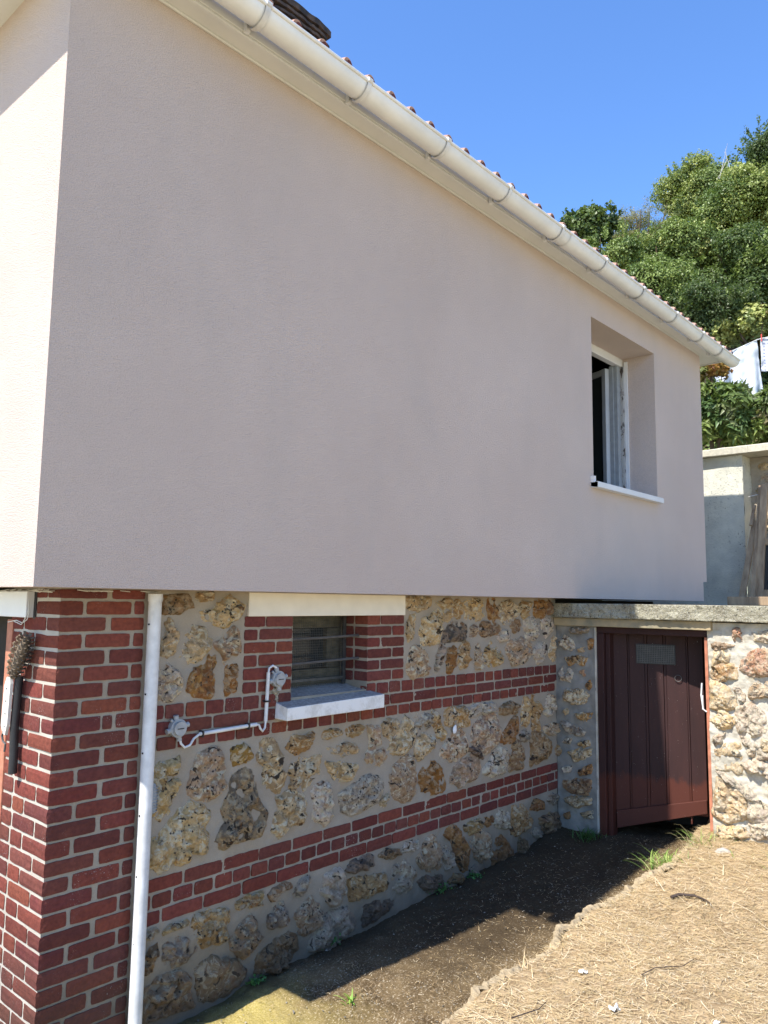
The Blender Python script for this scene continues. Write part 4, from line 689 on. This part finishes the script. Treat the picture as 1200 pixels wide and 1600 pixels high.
# dark tiles stacked on the roof above the eave
for k, (xa, xb, yb, zt, th) in enumerate(((.86, 1.225, .12, 4.532, .010), (.80, 1.19, .10, 4.562, .014), (.775, 1.17, .10, 4.598, .016), (.765, 1.20, .12, 4.650, .034))):
    n = 26; u = np.linspace(0, 1, n); bow = .010*np.abs(2*u-1)**6*(-1)
    V = []; rows = 3
    for side in (0, 1):
        for j in range(rows):
            yy = -.20+(yb+.20)*j/(rows-1); V.append(np.stack([xa+(xb-xa)*u, u*0+yy, zt-th*side+bow*2*(1 if side == 0 else 1)-.02*(u < .04)+.004*fbm(np.stack([u*9, u*0+j*3, u*0+k], 1), 3, 4)], 1))
    V = np.concatenate(V); G = gridF(rows, n); off = rows*n; mb = MB(); mb.add(V, np.concatenate([G, G[:, ::-1]+off]))
    E = np.arange(n-1); mb.add(V, np.stack([E, E+1, E+1+off, E+off], 1)); L0 = np.array([0, n, 2*n]); mb.add(V, [(0, n, n+off, off), (n, 2*n, 2*n+off, n+off), (n-1, 2*n-1, 2*n-1+off, n-1+off), (2*n-1, 3*n-1, 3*n-1+off, 2*n-1+off)])
    # rolled side lip
    mb.tube([(xa, -.20, zt-th*.6), (xa, yb, zt-th*.6)], th*.55, 8)
    o = mb.build('dark_roof_tile', M['darktile'], smooth=False)
    tag(o, ('dark roof tile lying lowest in the small stack above the gutter', 'dark roof tile second from the bottom of the stack above the gutter', 'dark roof tile under the topmost one of the stack above the gutter', 'thick dark roof tile topmost of the stack above the gutter')[k], 'roof tile', 'dark tiles stacked on the roof')
o = MB().box((.82, -.17, 4.34), (1.15, .08, 4.50)).build('dark_wood_block', M['darktile'], bevel=.005); tag(o, 'dark block under the stack of old tiles on the roof', 'block')
# ---------------------------------------------------------------- terrace: pier, retaining wall, frames
RT = empty('retaining_wall', (8, -.5, 1.6), 'whitewashed pier and flint retaining wall with pale cement coping behind the landing', 'retaining wall')
n, m_ = 60, 90
U, T = np.meshgrid(np.linspace(1.6, -.166, n), np.linspace(1.6, 3.345, m_), indexing='ij'); u, z = U.ravel(), T.ravel(); P = np.stack([u, z, u*0], 1)
mb = MB().add(np.stack([7.9+.008*fbm(P*4, 4, 91), u, z], 1), gridF(n, m_))
U, T = np.meshgrid(np.linspace(7.9, 8.25, 14), np.linspace(1.6, 3.345, m_), indexing='ij'); x, z = U.ravel(), T.ravel(); P = np.stack([x, z, x*0], 1)
mb.add(np.stack([x, -.166+.008*fbm(P*6, 4, 92), z], 1), gridF(14, m_)); mb.build('pier', M['pier'], RT, smooth=True)
V, F = wallX(8.2, -.16, -4, 1.6, 3.345, .02, 93, 200, 110); bw = MB().add(V, F).build('flint_panel', M['mortar'], RT, smooth=True)
rr_ = random.Random(5); ex_ = []; z_ = 1.68
while z_ < 3.25:
    u_ = .2+rr_.random()*.06
    while u_ < 2.4:
        ww = rr_.uniform(.08, .19); hh = rr_.uniform(.09, .15); pts = []
        for k in range(8):
            a = 2*math.pi*k/8; pts += [u_+ww/2+ww*.5*math.cos(a)*rr_.uniform(.8, 1.05), z_+hh/2+hh*.5*math.sin(a)*rr_.uniform(.8, 1.05)]
        ex_.append(rr_.choice('wgmtccy')+' '+' '.join('%.3f' % v for v in pts)); u_ += ww+.02
    z_ += .15
mb = MB()
for i, s in enumerate(ex_):
    s = s.split(); poly_stone(mb, [float(v) for v in s[1:]], lambda u, v, h: np.stack([8.2-h, -u, v], 1), jit(PAL[s[0]][0]), jit(PAL[s[0]][1]), .035, i*2.2, 22, 6)
mb.build('flint_stones', M['stone2'], bw, smooth=True)
n, m_ = 90, 8
prof = [(7.80, 3.352), (7.795, 3.42), (7.80, 3.43), (8.45, 3.44)]
for k, (ya, yb) in enumerate(((1.6, -.26), (-.262, -4.))):
    mb = MB(); V = []
    for y_ in np.linspace(ya, yb, n): V += [(a, y_, b) for a, b in [(8.45, 3.35)]+[(7.80, 3.35)]+prof[1:]]
    V = np.array(V); V = V+np.stack([.004*fbm(V*9, 3, 95), V[:, 0]*0, .004*fbm(V*9, 3, 97)], 1); mb.add(V, gridF(n, 5)); mb.add([V[0], V[1], V[2], V[3]], [(0, 1, 2, 3)])
    mb.build('coping', M['coping'], RT, smooth=False)
# old frames and plank
WFm = empty('old_window_frame', (7.6, -.45, 1.7), 'weathered wooden window frame with lower pane leaning upright against the flint retaining wall', 'window frame')
lean = lambda z: 7.55+(z-1.72)*.22
mb = MB(); Bm = lambda ya, za, yb, zb, w_, t_=.05: mb.beam((lean(za), ya, za), (lean(zb), yb, zb), w_, t_, up=(1, 0, 0))
Bm(-.392, 1.70, -.418, 2.965, .075); Bm(-.90, 1.70, -.93, 2.965, .075)
Bm(-.455, 2.925, -.892, 2.93, .08); Bm(-.43, 2.31, -.885, 2.315, .07); Bm(-.43, 1.74, -.882, 1.74, .08)
mb.build('frame', M['wood'], WFm, bevel=.004)
mb = MB(); mb.add([(lean(1.785)+.01, -.435, 1.785), (lean(1.785)+.01, -.86, 1.785), (lean(2.27)+.01, -.87, 2.27), (lean(2.27)+.01, -.44, 2.27)], [(0, 1, 2, 3)]); mb.build('pane', M['glass'], WFm)
o = MB().beam((7.50, -.338, 1.70), (7.88, -.362, 2.96), .045, .03, up=(1, 0, 0)).build('wooden_post', M['wood'], bevel=.003); tag(o, 'narrow brown wooden post leaning between the plank and the old window frame', 'post')
o = MB().beam((7.52, -.222, 1.70), (7.80, -.312, 2.56), .065, .02, up=(1, 0, 0)).build('plank', M['wood'], bevel=.002); tag(o, 'reddish brown plank leaning against the whitewashed pier', 'plank')
o = MB().beam((7.72, -.285, 2.50), (7.86, -.292, 2.74), .035, .018, up=(1, 0, 0)).build('short_batten', M['wood'], bevel=.002); tag(o, 'short pale batten leaning behind the plank by the pier', 'batten')
o = MB().box((6.62, -.36, 1.615), (6.72, -2.0, 1.70)).build('wooden_beam', M['wood'], bevel=.006); tag(o, 'pale squared timber lying flat on the landing slab', 'timber')
o = MB().tube([(8.0, -.19, 2.86), (7.9, -.25, 2.855), (7.86, -.33, 2.86)], .006, 6).build('white_hook', M['pvc']); tag(o, 'small white wire hook at the edge of the whitewashed pier', 'hook')
# ---------------------------------------------------------------- hill and vegetation
n = 90
X, Y = np.meshgrid(np.linspace(8.3, 40, n), np.linspace(-14, 22, n), indexing='ij'); x, y = X.ravel(), Y.ravel()
z = 3.3+.93*np.clip(np.minimum(x, 17.5)-8.6, 0, 20)-.9*np.clip(y-2.2, 0, 20)*np.clip((x-8.6)/4, 0, 1)+.3*fbm(np.stack([x, y, x*0], 1)*.5, 4, 3)*np.clip((x-8.6)/2, 0, 1)-.35
o = MB().add(np.stack([x, y, z], 1), gridF(n, n)[:, ::-1]).build('hill', M['hill'], smooth=True); tag(o, kind='structure')
def leaves(mb, P, N, size, col, cvar=.25, asp=.55, droop=.3, seed=0, lance=False):
    r = np.random.default_rng(seed); k = len(P)
    N = N+r.normal(0, .55, (k, 3)); N[:, 2] += .35; N /= np.linalg.norm(N, axis=1)[:, None]+1e-9
    A = r.normal(0, 1, (k, 3)); A[:, 2] -= droop; A -= N*(A*N).sum(1)[:, None]; A /= np.linalg.norm(A, axis=1)[:, None]+1e-9; B = np.cross(N, A)
    s = size*r.uniform(.6, 1.3, k)[:, None]; c = np.array(col)[None]*r.uniform(1-cvar, 1+cvar, (k, 1)) if np.ndim(col) == 1 else col*r.uniform(1-cvar, 1+cvar, (k, 1))
    if lance: V = np.stack([P, P+A*s*.4+B*s*asp*.5-N*s*.02, P+A*s-N*s*.15, P+A*s*.4-B*s*asp*.5-N*s*.02], 1)
    else: V = np.stack([P-A*s*.5, P+B*s*asp*.5+N*s*.08, P+A*s*.5-N*s*.1, P-B*s*asp*.5+N*s*.08], 1)
    mb.add(V.reshape(-1, 3), np.arange(k*4).reshape(-1, 4), np.repeat(c, 4, 0))
def crown_points(c, rad, nl, per, seed, lump=.42):
    nl = int(nl)
    r = np.random.default_rng(seed); P = []; N = []; T = []
    for i in range(nl):
        d = r.normal(0, 1, 3); d /= np.linalg.norm(d); f = r.uniform(.25, 1)**.5; lc = np.array(c)+d*f*np.array(rad)*.8
        lr = np.array(rad).mean()*lump*r.uniform(.40, 1.3); dd = r.normal(0, 1, (per, 3)); dd /= np.linalg.norm(dd, axis=1)[:, None]
        dd[:, 2] = np.abs(dd[:, 2])*np.where(r.random(per) < .75, 1, -1)
        q = lc+dd*lr*(r.uniform(.55, 1.08, per)[:, None])*(1+.25*fbm(dd*3+i, 3, 4)[:, None]); P.append(q); N.append(dd); T.append(np.full(per, i))
    return np.concatenate(P), np.concatenate(N), np.concatenate(T)
def ground_z(x, y): return 3.0+.93*max(0, min(x, 17.5)-8.6)-.9*max(0, y-2.2)*min(1, max(0, (x-8.6)/4))
def plant(name, label, cat, c, rad, nl, per, size, cols, seed, group=None, trunk=True, asp=.6, lance=False, lump=.42, twigs=0):
    gz = ground_z(c[0], c[1]); t = empty(name, (c[0], c[1], gz), label, cat, group); r = np.random.default_rng(seed+99)
    per = int(per*1.9) if not lance else per; size = size*.72 if not lance else size; P, N, T = crown_points(c, rad, nl, per, seed, lump)
    if not lance:   # loose sprigs that break the outline
        ns = 26*nl//10; d = r.normal(0, 1, (ns, 3)); d /= np.linalg.norm(d, axis=1)[:, None]; d[:, 2] = np.abs(d[:, 2])*.8; s0 = np.array(c)+d*np.array(rad)*r.uniform(.85, 1.08, (ns, 1)); q = 26
        ff = r.random((ns, q, 1)); sp = (s0[:, None]+(d*.6+np.array([0, 0, .5]))[:, None]*ff*.34*np.mean(rad)*r.uniform(.3, 1, (ns, 1, 1))+r.normal(0, .025, (ns, q, 3))).reshape(-1, 3)
        P = np.concatenate([P, sp]); N = np.concatenate([N, r.normal(0, 1, sp.shape)]); T = np.concatenate([T, np.repeat(r.integers(0, nl, ns), q)])
    mb = MB(); cols = np.array(cols); cl = cols[r.integers(0, len(cols), nl)][T]
    leaves(mb, P, N, size, cl, .28, asp, seed=seed, lance=lance); mb.build('crown', M['leaf'], t)
    tr = MB(); b = Vector((c[0], c[1], gz-.1)); tr.tube([b, b.lerp(Vector(c), .5)+Vector((.05, .04, 0)), Vector(c)], [.07*sum(rad), .05*sum(rad), .02*sum(rad)], 8)
    for i in range(7+twigs):
        d = r.normal(0, 1, 3); d[2] = abs(d[2])+.3; d /= np.linalg.norm(d); e = Vector(np.array(c)+d*np.array(rad)*(.8 if i < 7 else 1.12)); s0 = b.lerp(Vector(c), .75)
        tr.tube([s0, s0.lerp(e, .5)+Vector(r.normal(0, .04, 3)), e], [.02*sum(rad), .012*sum(rad), .003*sum(rad)], 5)
    tr.build('trunk', M['bark'], t); return t
DG = [(.055, .080, .028), (.075, .105, .035), (.045, .065, .025)]; MG = [(.115, .150, .045), (.145, .185, .06), (.085, .12, .038)]; _s = 1; YG = [(.20, .225, .07), (.26, .27, .10), (.15, .18, .055)]; OL = [(.19, .18, .09), (.24, .21, .11), (.13, .14, .065)]
DG, MG, YG, OL = [[tuple(v*g for v, g in zip(c, (1.42, 1.42, 1.2))) for c in q] for q in (DG, MG, YG, OL)]
hg = 'trees and bushes on the hillside'
plant('ivy_tree', 'dark round-leaved ivy tree rising just above the gutter, leftmost on the hillside', 'tree', (10.37, 3.02, 7.93), (.40, .62, .42), 20, 900, .085, DG+[(.05, .10, .04)], 1, hg, asp=.85)
plant('broom_bush', 'olive brown feathery bush on the ridge between the dark ivy tree and the pale crown', 'bush', (12.43, 2.91, 8.65), (.6, .66, .60), 22, 900, .055, OL, 2, hg, asp=.3, twigs=5, lump=.38)
plant('pale_tree', 'light green rounded tree crown on the skyline of the hillside', 'tree', (15.97, 3.05, 10.95), (.85, .95, .78), 30, 1300, .075, MG+YG[:1], 3, hg)
plant('tall_dark_tree', 'tall dark green tree cut by the right edge at the top of the hillside', 'tree', (18.23, 1.88, 12.35), (.9, .95, 1.15), 28, 1000, .085, DG+MG[:1], 4, hg)
plant('sunlit_tree', 'yellow-green leafy tree below the tall dark tree at the right edge', 'tree', (14.82, 1.62, 9.67), (.9, 1.0, .72), 30, 1100, .085, YG+MG, 5, hg)
plant('ivy_mound', 'bright rounded ivy mound in the middle of the hillside', 'bush', (11.42, 1.98, 7.60), (.6, .80, .54), 26, 1200, .07, MG+YG[:2], 6, hg, lump=.36)
plant('dark_bush', 'broad dark green bush with deep shadows below the ivy mound, toward the right', 'bush', (11.72, .95, 7.05), (.7, .85, .75), 30, 1300, .07, DG+MG, 7, hg, lump=.36)
plant('low_bush', 'low mid-green bush showing just above the gutter under the olive bush', 'bush', (10.26, 2.50, 7.35), (.55, .62, .42), 18, 1000, .065, YG+MG, 8, hg)
plant('gutter_bush', 'dense small-leaved bush right above the gutter brackets beneath the ivy mound', 'bush', (9.87, 1.60, 6.35), (.6, .72, .46), 22, 1200, .06, MG, 9, hg)
plant('edge_bush', 'dark bush at the right edge halfway up the hillside', 'bush', (11.83, .05, 7.0), (.7, .75, .8), 26, 1100, .07, DG+MG[:2], 10, hg)
plant('lower_bush', 'dark small-leaved bush above the end of the gutter', 'bush', (9.75, .80, 5.80), (.6, .68, .40), 22, 1200, .055, DG+MG[:1], 11, hg)
plant('vine', 'bright vine with yellow and reddish leaves sprawling above the laundry line', 'vine', (9.75, .15, 5.36), (.35, .85, .30), 22, 420, .085, YG+[(.30, .24, .07), (.22, .26, .09), (.26, .12, .05)], 12, 'climbers and shrubs behind the coping', asp=.8)
plant('laurel_shrub', 'large-leaved green shrub right behind the coping next to the house corner', 'shrub', (8.10, .12, 3.92), (.30, .44, .50), 26, 240, .12, MG+[(.10, .16, .06), (.16, .19, .08)], 13, 'climbers and shrubs behind the coping', asp=.33, lance=True, lump=.3)
plant('leafy_shrub', 'large-leaved shrub with dark stems at the right edge behind the coping', 'shrub', (8.30, -.48, 3.80), (.30, .42, .46), 26, 240, .12, MG+[(.12, .15, .06), (.20, .17, .08)], 14, 'climbers and shrubs behind the coping', asp=.33, lance=True, lump=.3)
plant('orange_creeper', 'orange and yellow leaved creeper under the corner of the eave', 'creeper', (8.05, .20, 4.42), (.15, .22, .14), 10, 150, .075, [(.42, .22, .06), (.38, .28, .09), (.30, .12, .05), (.20, .22, .07)], 15, 'climbers and shrubs behind the coping', asp=.7)
# red flower
fl = MB(); r = np.random.default_rng(3); P = np.array([7.95, -.56, 3.52])+r.normal(0, .03, (60, 3)); leaves(fl, P, r.normal(0, 1, (60, 3)), .045, (.35, .02, .04), .3, .6, seed=4)
tag(fl.build('red_flower', M['leaf']), 'deep red flower head low at the right edge above the coping', 'flower')
# hillside ground cover: uncountable leaves
k = 60000; r = np.random.default_rng(21); x = 8.7+9*r.random(k)**1.1; y = r.uniform(-2.5, 4.5, k)
z = 3.3+.93*np.clip(np.minimum(x, 17.5)-8.6, 0, 20)-.9*np.clip(y-2.2, 0, 20)*np.clip((x-8.6)/4, 0, 1)-.35
P = np.stack([x, y, z], 1); bmp = fbm(P*1.6, 4, 5); P[:, 2] += .25+.40*bmp+r.uniform(-.1, .1, k); N = np.tile(np.array([-.7, 0, .7]), (k, 1))
cc = np.array(DG+MG)[(np.clip((bmp+1)*3, 0, 5)).astype(int)]; mb = MB(); leaves(mb, P, N, .10, cc, .3, .65, seed=8)
tag(mb.build('hillside_ground_cover', M['leaf']), 'dense mixed green undergrowth covering the hillside', 'undergrowth', kind='stuff')
# bare white branches
mb = MB()
for a in ((0, 0), (.14, .05), (.05, .25)):
    p0 = Vector((14.4, 1.75+a[0]*1.5, 9.9)); mb.tube([p0, p0+Vector((-.05, .03+a[1], .35)), p0+Vector((0, .1-a[0], .75+a[0])), p0+Vector((-.05, .16-a[0]*2, .98+a[0]))], [.009, .007, .005, .003], 5)
tag(mb.build('bare_branches', plain('bleached_wood', (.5, .48, .44), .8)), 'bleached bare branches sticking up between the pale tree and the tall dark tree', 'branch')
# ---------------------------------------------------------------- laundry
tag(MB().tube([(9.0, .75, 4.93), (9.2, .42, 4.975), (9.46, .05, 5.18), (9.9, -.7, 5.36), (10.2, -1.3, 5.6)], .006, 6).build('clothes_line', M['pvc']), 'thin white clothes line running above the shrubs', 'clothes line')
def sheet(name, a, b, drop, label, mat, seed, skew=(0, 0, 0), amp=.03):
    n, m_ = 60, 40; U, T = np.meshgrid(np.linspace(0, 1, n), np.linspace(0, 1, m_), indexing='ij'); u, t_ = U.ravel()[:, None], T.ravel()[:, None]
    a, b = np.array(a), np.array(b); d = (b-a)/np.linalg.norm(b-a); nn = np.array([d[1], -d[0], 0])
    P = a+(b-a)*u*(1+np.array(skew)[0]*t_)+np.array([0, 0, -1])*t_*drop*(1+skew[1]*u)+np.array([0, 0, -.02])*np.sin(u*math.pi)
    h = amp*(np.sin(u*9+seed)+.6*np.sin(u*21+t_*2+seed*2))*(.25+t_)+.01*fbm(np.concatenate([u*6, t_*6, u*0], 1), 3, seed)[:, None]
    P = P+nn*h; o = MB().add(P, gridF(n, m_)).build(name, mat, smooth=True); so = o.modifiers.new('s', 'SOLIDIFY'); so.thickness = .003
    return tag(o, label, 'laundry')
sheet('white_sheet', (9.12, .52, 4.955), (9.46, .06, 5.185), .62, 'plain white sheet draped on the clothes line beside the gutter end', M['cloth'], 1, (.12, .25, 0))
sheet('checked_cloth', (9.48, .02, 5.20), (9.80, -.50, 5.32), .46, 'white cloth with small lavender checks on the clothes line at the right edge', M['check'], 4, (0, .1, 0), .02)
o = MB().box((9.475, .0, 5.15), (9.49, .014, 5.25)).build('clothes_peg', M['peg'], bevel=.002); tag(o, 'red clothes peg on the corner of the checked cloth', 'peg')
# ---------------------------------------------------------------- straw and grass
def blades(P, L, wd, col, seed, lift=.3, curl=.5, seg=3, cvar=.25, up=0, az=None):
    r = np.random.default_rng(seed); k = len(P); a = r.uniform(0, 2*math.pi, k) if az is None else az+r.normal(0, .9, k); el = np.abs(r.normal(0, lift, k))+up; L = L*r.uniform(.5, 1.5, k)
    D = np.stack([np.cos(a)*np.cos(el), np.sin(a)*np.cos(el), np.sin(el)], 1); S = np.stack([-np.sin(a), np.cos(a), a*0], 1)
    bend = r.normal(0, curl, k); rows = []; p = P.copy()
    col = np.asarray(col); c = (np.tile(col, (k, 1)) if col.ndim == 1 else col)*r.uniform(1-cvar, 1+cvar, (k, 1))
    for j in range(seg+1):
        f = j/seg; w_ = wd*(1-f*f*.85)*.5
        rows.append(p-S*w_); rows.append(p+S*w_); step = L[:, None]/seg
        D2 = D+S*(bend*(f+.3))[:, None]; D2[:, 2] -= (up*1.5+.25)*f*f*(1 if up else .6); D2 /= np.linalg.norm(D2, axis=1)[:, None]; p = p+D2*step
    V = np.stack(rows, 1); n = 2*(seg+1); base = np.arange(k)[:, None]*n; F = np.concatenate([base+np.array([[2*j, 2*j+1, 2*j+3, 2*j+2]]) for j in range(seg)])
    return V.reshape(-1, 3), F, np.repeat(c, n, 0)
def bankz(x, y):
    P = np.stack([x, y, x*0], 1); e = ybound(x); return zpath(x, y)-.02+(zbank(x, y)-zpath(x, y)+.02)*(1-np.exp(-np.clip(e-y, 0, 9)/.016))+.012*fbm(P*4, 4, 5)
r = np.random.default_rng(31); k = 80000; x = r.uniform(.2, 4.0, k); y = -1.0-2.0*r.random(k)**1.0; sel = (y < ybound(x)-.008); x, y = x[sel], y[sel]
dens = fbm(np.stack([x*2.2, y*2.2, x*0], 1), 3, 77); sel = r.random(len(x)) < np.clip(.75+.5*dens, .15, 1); x, y = x[sel], y[sel]
P = np.stack([x, y, bankz(x, y)+r.uniform(-.002, .010, len(x))], 1)
pal = np.array([(.64, .48, .27), (.72, .56, .34), (.54, .38, .20), (.80, .68, .48), (.48, .35, .20), (.60, .47, .25)]); az = 2.6+1.2*fbm(P*1.1, 2, 55)
V, F, c = blades(P, .042, .0022, pal[r.integers(0, 6, len(P))], 32, .14, .45, az=az)
x = r.uniform(.4, 4, 3000); y = ybound(x)-.02-2*r.random(3000); cl = fbm(np.stack([x*3, y*3, x*0], 1), 3, 8); s_ = r.random(3000) < np.clip(.4+.8*cl, .05, 1); x, y = x[s_], y[s_]
V3, F3, c3 = blades(np.stack([x, y, bankz(x, y)+.008], 1), .095, .0026, pal[r.integers(0, 4, len(x))]*1.08, 39, .16, .5, 5)
tag(MB().add(V3, F3, c3).add(V, F, c).build('dry_grass', M['straw']), 'sun-bleached mown dry grass covering the sloping ground', 'dry grass', kind='stuff')
k = 3600; x = r.uniform(.3, 4.0, k); y = r.uniform(-1.1, -.15, k); cl = fbm(np.stack([x*3, y*3, x*0], 1), 3, 12); sel = r.random(k) < np.clip(.25+(-y-.3)*.8+cl*.5, .03, 1); x, y = x[sel], y[sel]
P = np.stack([x, y, zpath(x, y)+.014], 1); V, F, c = blades(P, .022, .0022, pal[r.integers(0, 6, len(P))]*.8, 33, .15, .5)
tag(MB().add(V, F, c).build('straw_litter', M['straw']), 'loose straw bits scattered over the shaded dirt path', 'straw', kind='stuff')
# broken cement lip between path and grass
n, m_ = 700, 12; U, T = np.meshgrid(np.linspace(.6, 3.75, n), np.linspace(0, 1, m_), indexing='ij'); u, q = U.ravel(), T.ravel(); P = np.stack([u, q*0, u*0], 1)
ed = ybound(u)+.028*fbm(P*7, 3, 21)+.014*fbm(P*34, 3, 22); P = np.stack([u, q*.05, u*0], 1)
gap = np.clip(fbm(np.stack([u*3.2, u*0, u*0+4], 1), 3, 14)*3+.55, 0, 1); y = ed+.008-.040*q+.006*fbm(P*40, 3, 3)
z = zbank(u, ybound(u))+.010*np.sin(q*math.pi)-.075*(q < .09)-.035*(1-gap)+.006*fbm(P*45, 4, 6)-.012*q
tag(MB().add(np.stack([u, y, z], 1), gridF(n, m_)[:, ::-1]).build('path_edging', M['edging'], smooth=True), 'broken pale cement lip between the dirt path and the dry grass', 'edging')
# grit on the path
mb = MB(); k = 2600; x = r.uniform(.3, 4.0, k); y = r.uniform(-1.05, -.02, k)
z = zpath(x, y)+.006
for i in range(k):
    s = .0018+.0045*r.random()**3; q = r.normal(0, 1, (5, 3))*s*.7; q[:, 2] = np.abs(q[:, 2])*.8; g = r.choice([.10, .16, .3, .45]); mb.add(q+np.array([x[i], y[i], z[i]]), [(0, 1, 2, 2), (0, 2, 3, 3), (0, 3, 1, 1), (1, 2, 4, 4), (2, 3, 4, 4), (3, 1, 4, 4)], (g, g*.9, g*.75))
tag(mb.build('path_grit', M['straw']), 'fine pale grit scattered on the dirt path', 'grit', kind='stuff')
def tuft(x, y, z, n, L, wd, cols, seed, label, up=.7, spread=.06, cat='grass', dry=.0):
    r = np.random.default_rng(seed); P = np.stack([x+r.normal(0, spread, n), y+r.normal(0, spread, n), np.full(n, z)], 1); cols = np.array(cols)
    V, F, c = blades(P, L, wd, cols[r.integers(0, len(cols), n)], seed, .25, .25, 5, .2, up=up)
    return tag(MB().add(V, F, c).build('grass_tuft', M['grassblade']), label, cat, 'green grass tufts')
GG = [(.20, .30, .06), (.28, .38, .09), (.14, .24, .05), (.42, .42, .18)]
tuft(3.45, -1.08, .01, 420, .115, .0075, GG, 1, 'largest bright green grass tuft at the corner between path and right wall', .45, .095)
tuft(3.74, -1.10, .06, 110, .15, .006, GG+[(.55, .47, .25)]*2, 2, 'long half-dry grass at the foot of the orange door post', .7, .045)
tuft(3.78, -.30, -.03, 90, .085, .006, [(.05, .13, .03), (.08, .18, .05), (.04, .10, .02)], 3, 'dark green shaded grass tuft at the foot of the door side wall', .7, .045)
tuft(3.55, -1.75, .12, 60, .09, .005, GG+[(.6, .5, .28)]*4, 4, 'sparse half-dry grass at the foot of the right wall', .6, .16)
tuft(3.1, -1.02, -.04, 30, .035, .005, GG, 5, 'tiny green tuft on the broken path edge below the big tuft', .4, .03)
tuft(1.20, -.46, -.155, 12, .05, .008, [(.25, .45, .06), (.32, .5, .10)], 6, 'single bright green weed in the sunlit foreground of the path', .5, .012)
def weed(x, y, z, s, seed, label):
    r = np.random.default_rng(seed); P = np.array([x, y, z])+r.normal(0, 1, (70, 3))*np.array([s, s*.5, s*.5]); P[:, 2] = np.abs(P[:, 2]-z)+z
    mb = MB(); leaves(mb, P, r.normal(0, 1, (70, 3)), .016, (.06, .16, .04), .35, .8, seed=seed); tag(mb.build('small_weed', M['leaf']), label, 'weed', 'small weeds along the path')
weed(2.75, -1.10, .01, .035, 7, 'small green weed on the edge of the dry grass below the big tuft')
weed(2.45, -1.13, .0, .03, 8, 'tiny green weed on the edge of the dry grass midway along the path')
weed(1.50, -.03, -.12, .03, 1, 'small dark weed at the wall foot below the end of the window sill')
weed(1.02, -.03, -.15, .025, 2, 'small weed beside the big plain tan stone at the wall foot')
weed(2.42, -.04, -.10, .04, 3, 'wider patch of weed at the wall foot midway along the path')
weed(2.75, -.04, -.10, .03, 4, 'small weed at the wall foot next to the rusty brown stone')
# small things on the ground
def lump(name, x, y, z, s, mat, seed, label, cat, flat=.6):
    me = bpy.data.meshes.new(name); bm = bmesh.new(); bmesh.ops.create_icosphere(bm, subdivisions=3, radius=1)
    V = np.array([v.co[:] for v in bm.verts]); d = 1+.25*fbm(V*1.3+seed, 3, seed)+.06*fbm(V*5, 3, seed)
    for v, k_, q in zip(bm.verts, d, V): v.co = Vector((x, y, z))+Vector((q[0]*s[0]*k_, q[1]*s[1]*k_, q[2]*s[2]*k_))
    bm.to_mesh(me); bm.free(); [setattr(p_, 'use_smooth', True) for p_ in me.polygons]
    return tag(link(name, me, mat), label, cat)
lump('rock', 3.62, -1.26, .10, (.04, .06, .045), M['rock'], 3, 'pale rock between the grass tufts at the foot of the right wall', 'rock')
lump('rock', 3.70, -1.62, .13, (.09, .10, .07), M['rock'], 5, 'large grey rock at the right edge by the wall foot', 'rock')
lump('white_pebble', 2.98, -1.12, .02, (.018, .024, .012), M['whitebit'], 6, 'smooth white pebble just below the big green tuft', 'pebble')
lump('brick_shard', 2.12, -.92, -.10, (.030, .018, .016), M['brick'], 7, 'red brick shard lying at the path edge', 'brick shard')
def scrap(x, y, s, seed, label):
    r = np.random.default_rng(seed); n = 9; U, T = np.meshgrid(np.linspace(-1, 1, n), np.linspace(-1, 1, n), indexing='ij'); u, t_ = U.ravel(), T.ravel()
    P = np.stack([u, t_, u*0+seed], 1); ww = fbm(P*1.5, 3, seed)
    V = np.stack([x+u*s*(1+.4*ww), y+t_*s*.7*(1+.4*fbm(P*2, 2, 9)), bankz(np.array([x]), np.array([y]))[0]+.016+.012*ww], 1); o = MB().add(V, gridF(n, n)).build('white_scrap', M['whitebit'], smooth=True)
    so = o.modifiers.new('s', 'SOLIDIFY'); so.thickness = .0015; tag(o, label, 'scrap')
scrap(1.80, -1.28, .018, 1, 'crumpled white paper scrap nearer the path edge on the dry grass')
scrap(1.60, -1.52, .020, 2, 'torn white scrap on the dry grass nearest the foreground')
scrap(1.75, -1.86, .014, 5, 'small whitish scrap farthest right on the dry grass')
def twig(pts, rr, label):
    pts = [(a, b, bankz(np.array([a]), np.array([b]))[0]+.016) for a, b in pts]; tag(MB().tube(pts, rr, 7).build('twig', M['twig'], smooth=True), label, 'twig')
twig([(2.78, -1.28), (2.83, -1.30), (2.86, -1.37), (2.84, -1.44), (2.80, -1.48)], [.009, .008, .007, .004, .002], 'curved dark twig lying on the dry grass near the right wall')
twig([(1.28, -1.25), (1.36, -1.27), (1.42, -1.29), (1.50, -1.28)], [.0025, .0025, .002, .001], 'thin dark twig in the lower foreground of the dry grass')
twig([(1.9, -1.50), (2.0, -1.52), (2.1, -1.60), (2.2, -1.62)], [.0018, .002, .0018, .001], 'long thin twig in the middle of the dry grass')
lump('white_stone_disc', 2.57, -.018, .82, (.018, .004, .027), M['whitebit'], 9, 'small oval white disc stuck on the flint wall between two stones', 'disc')
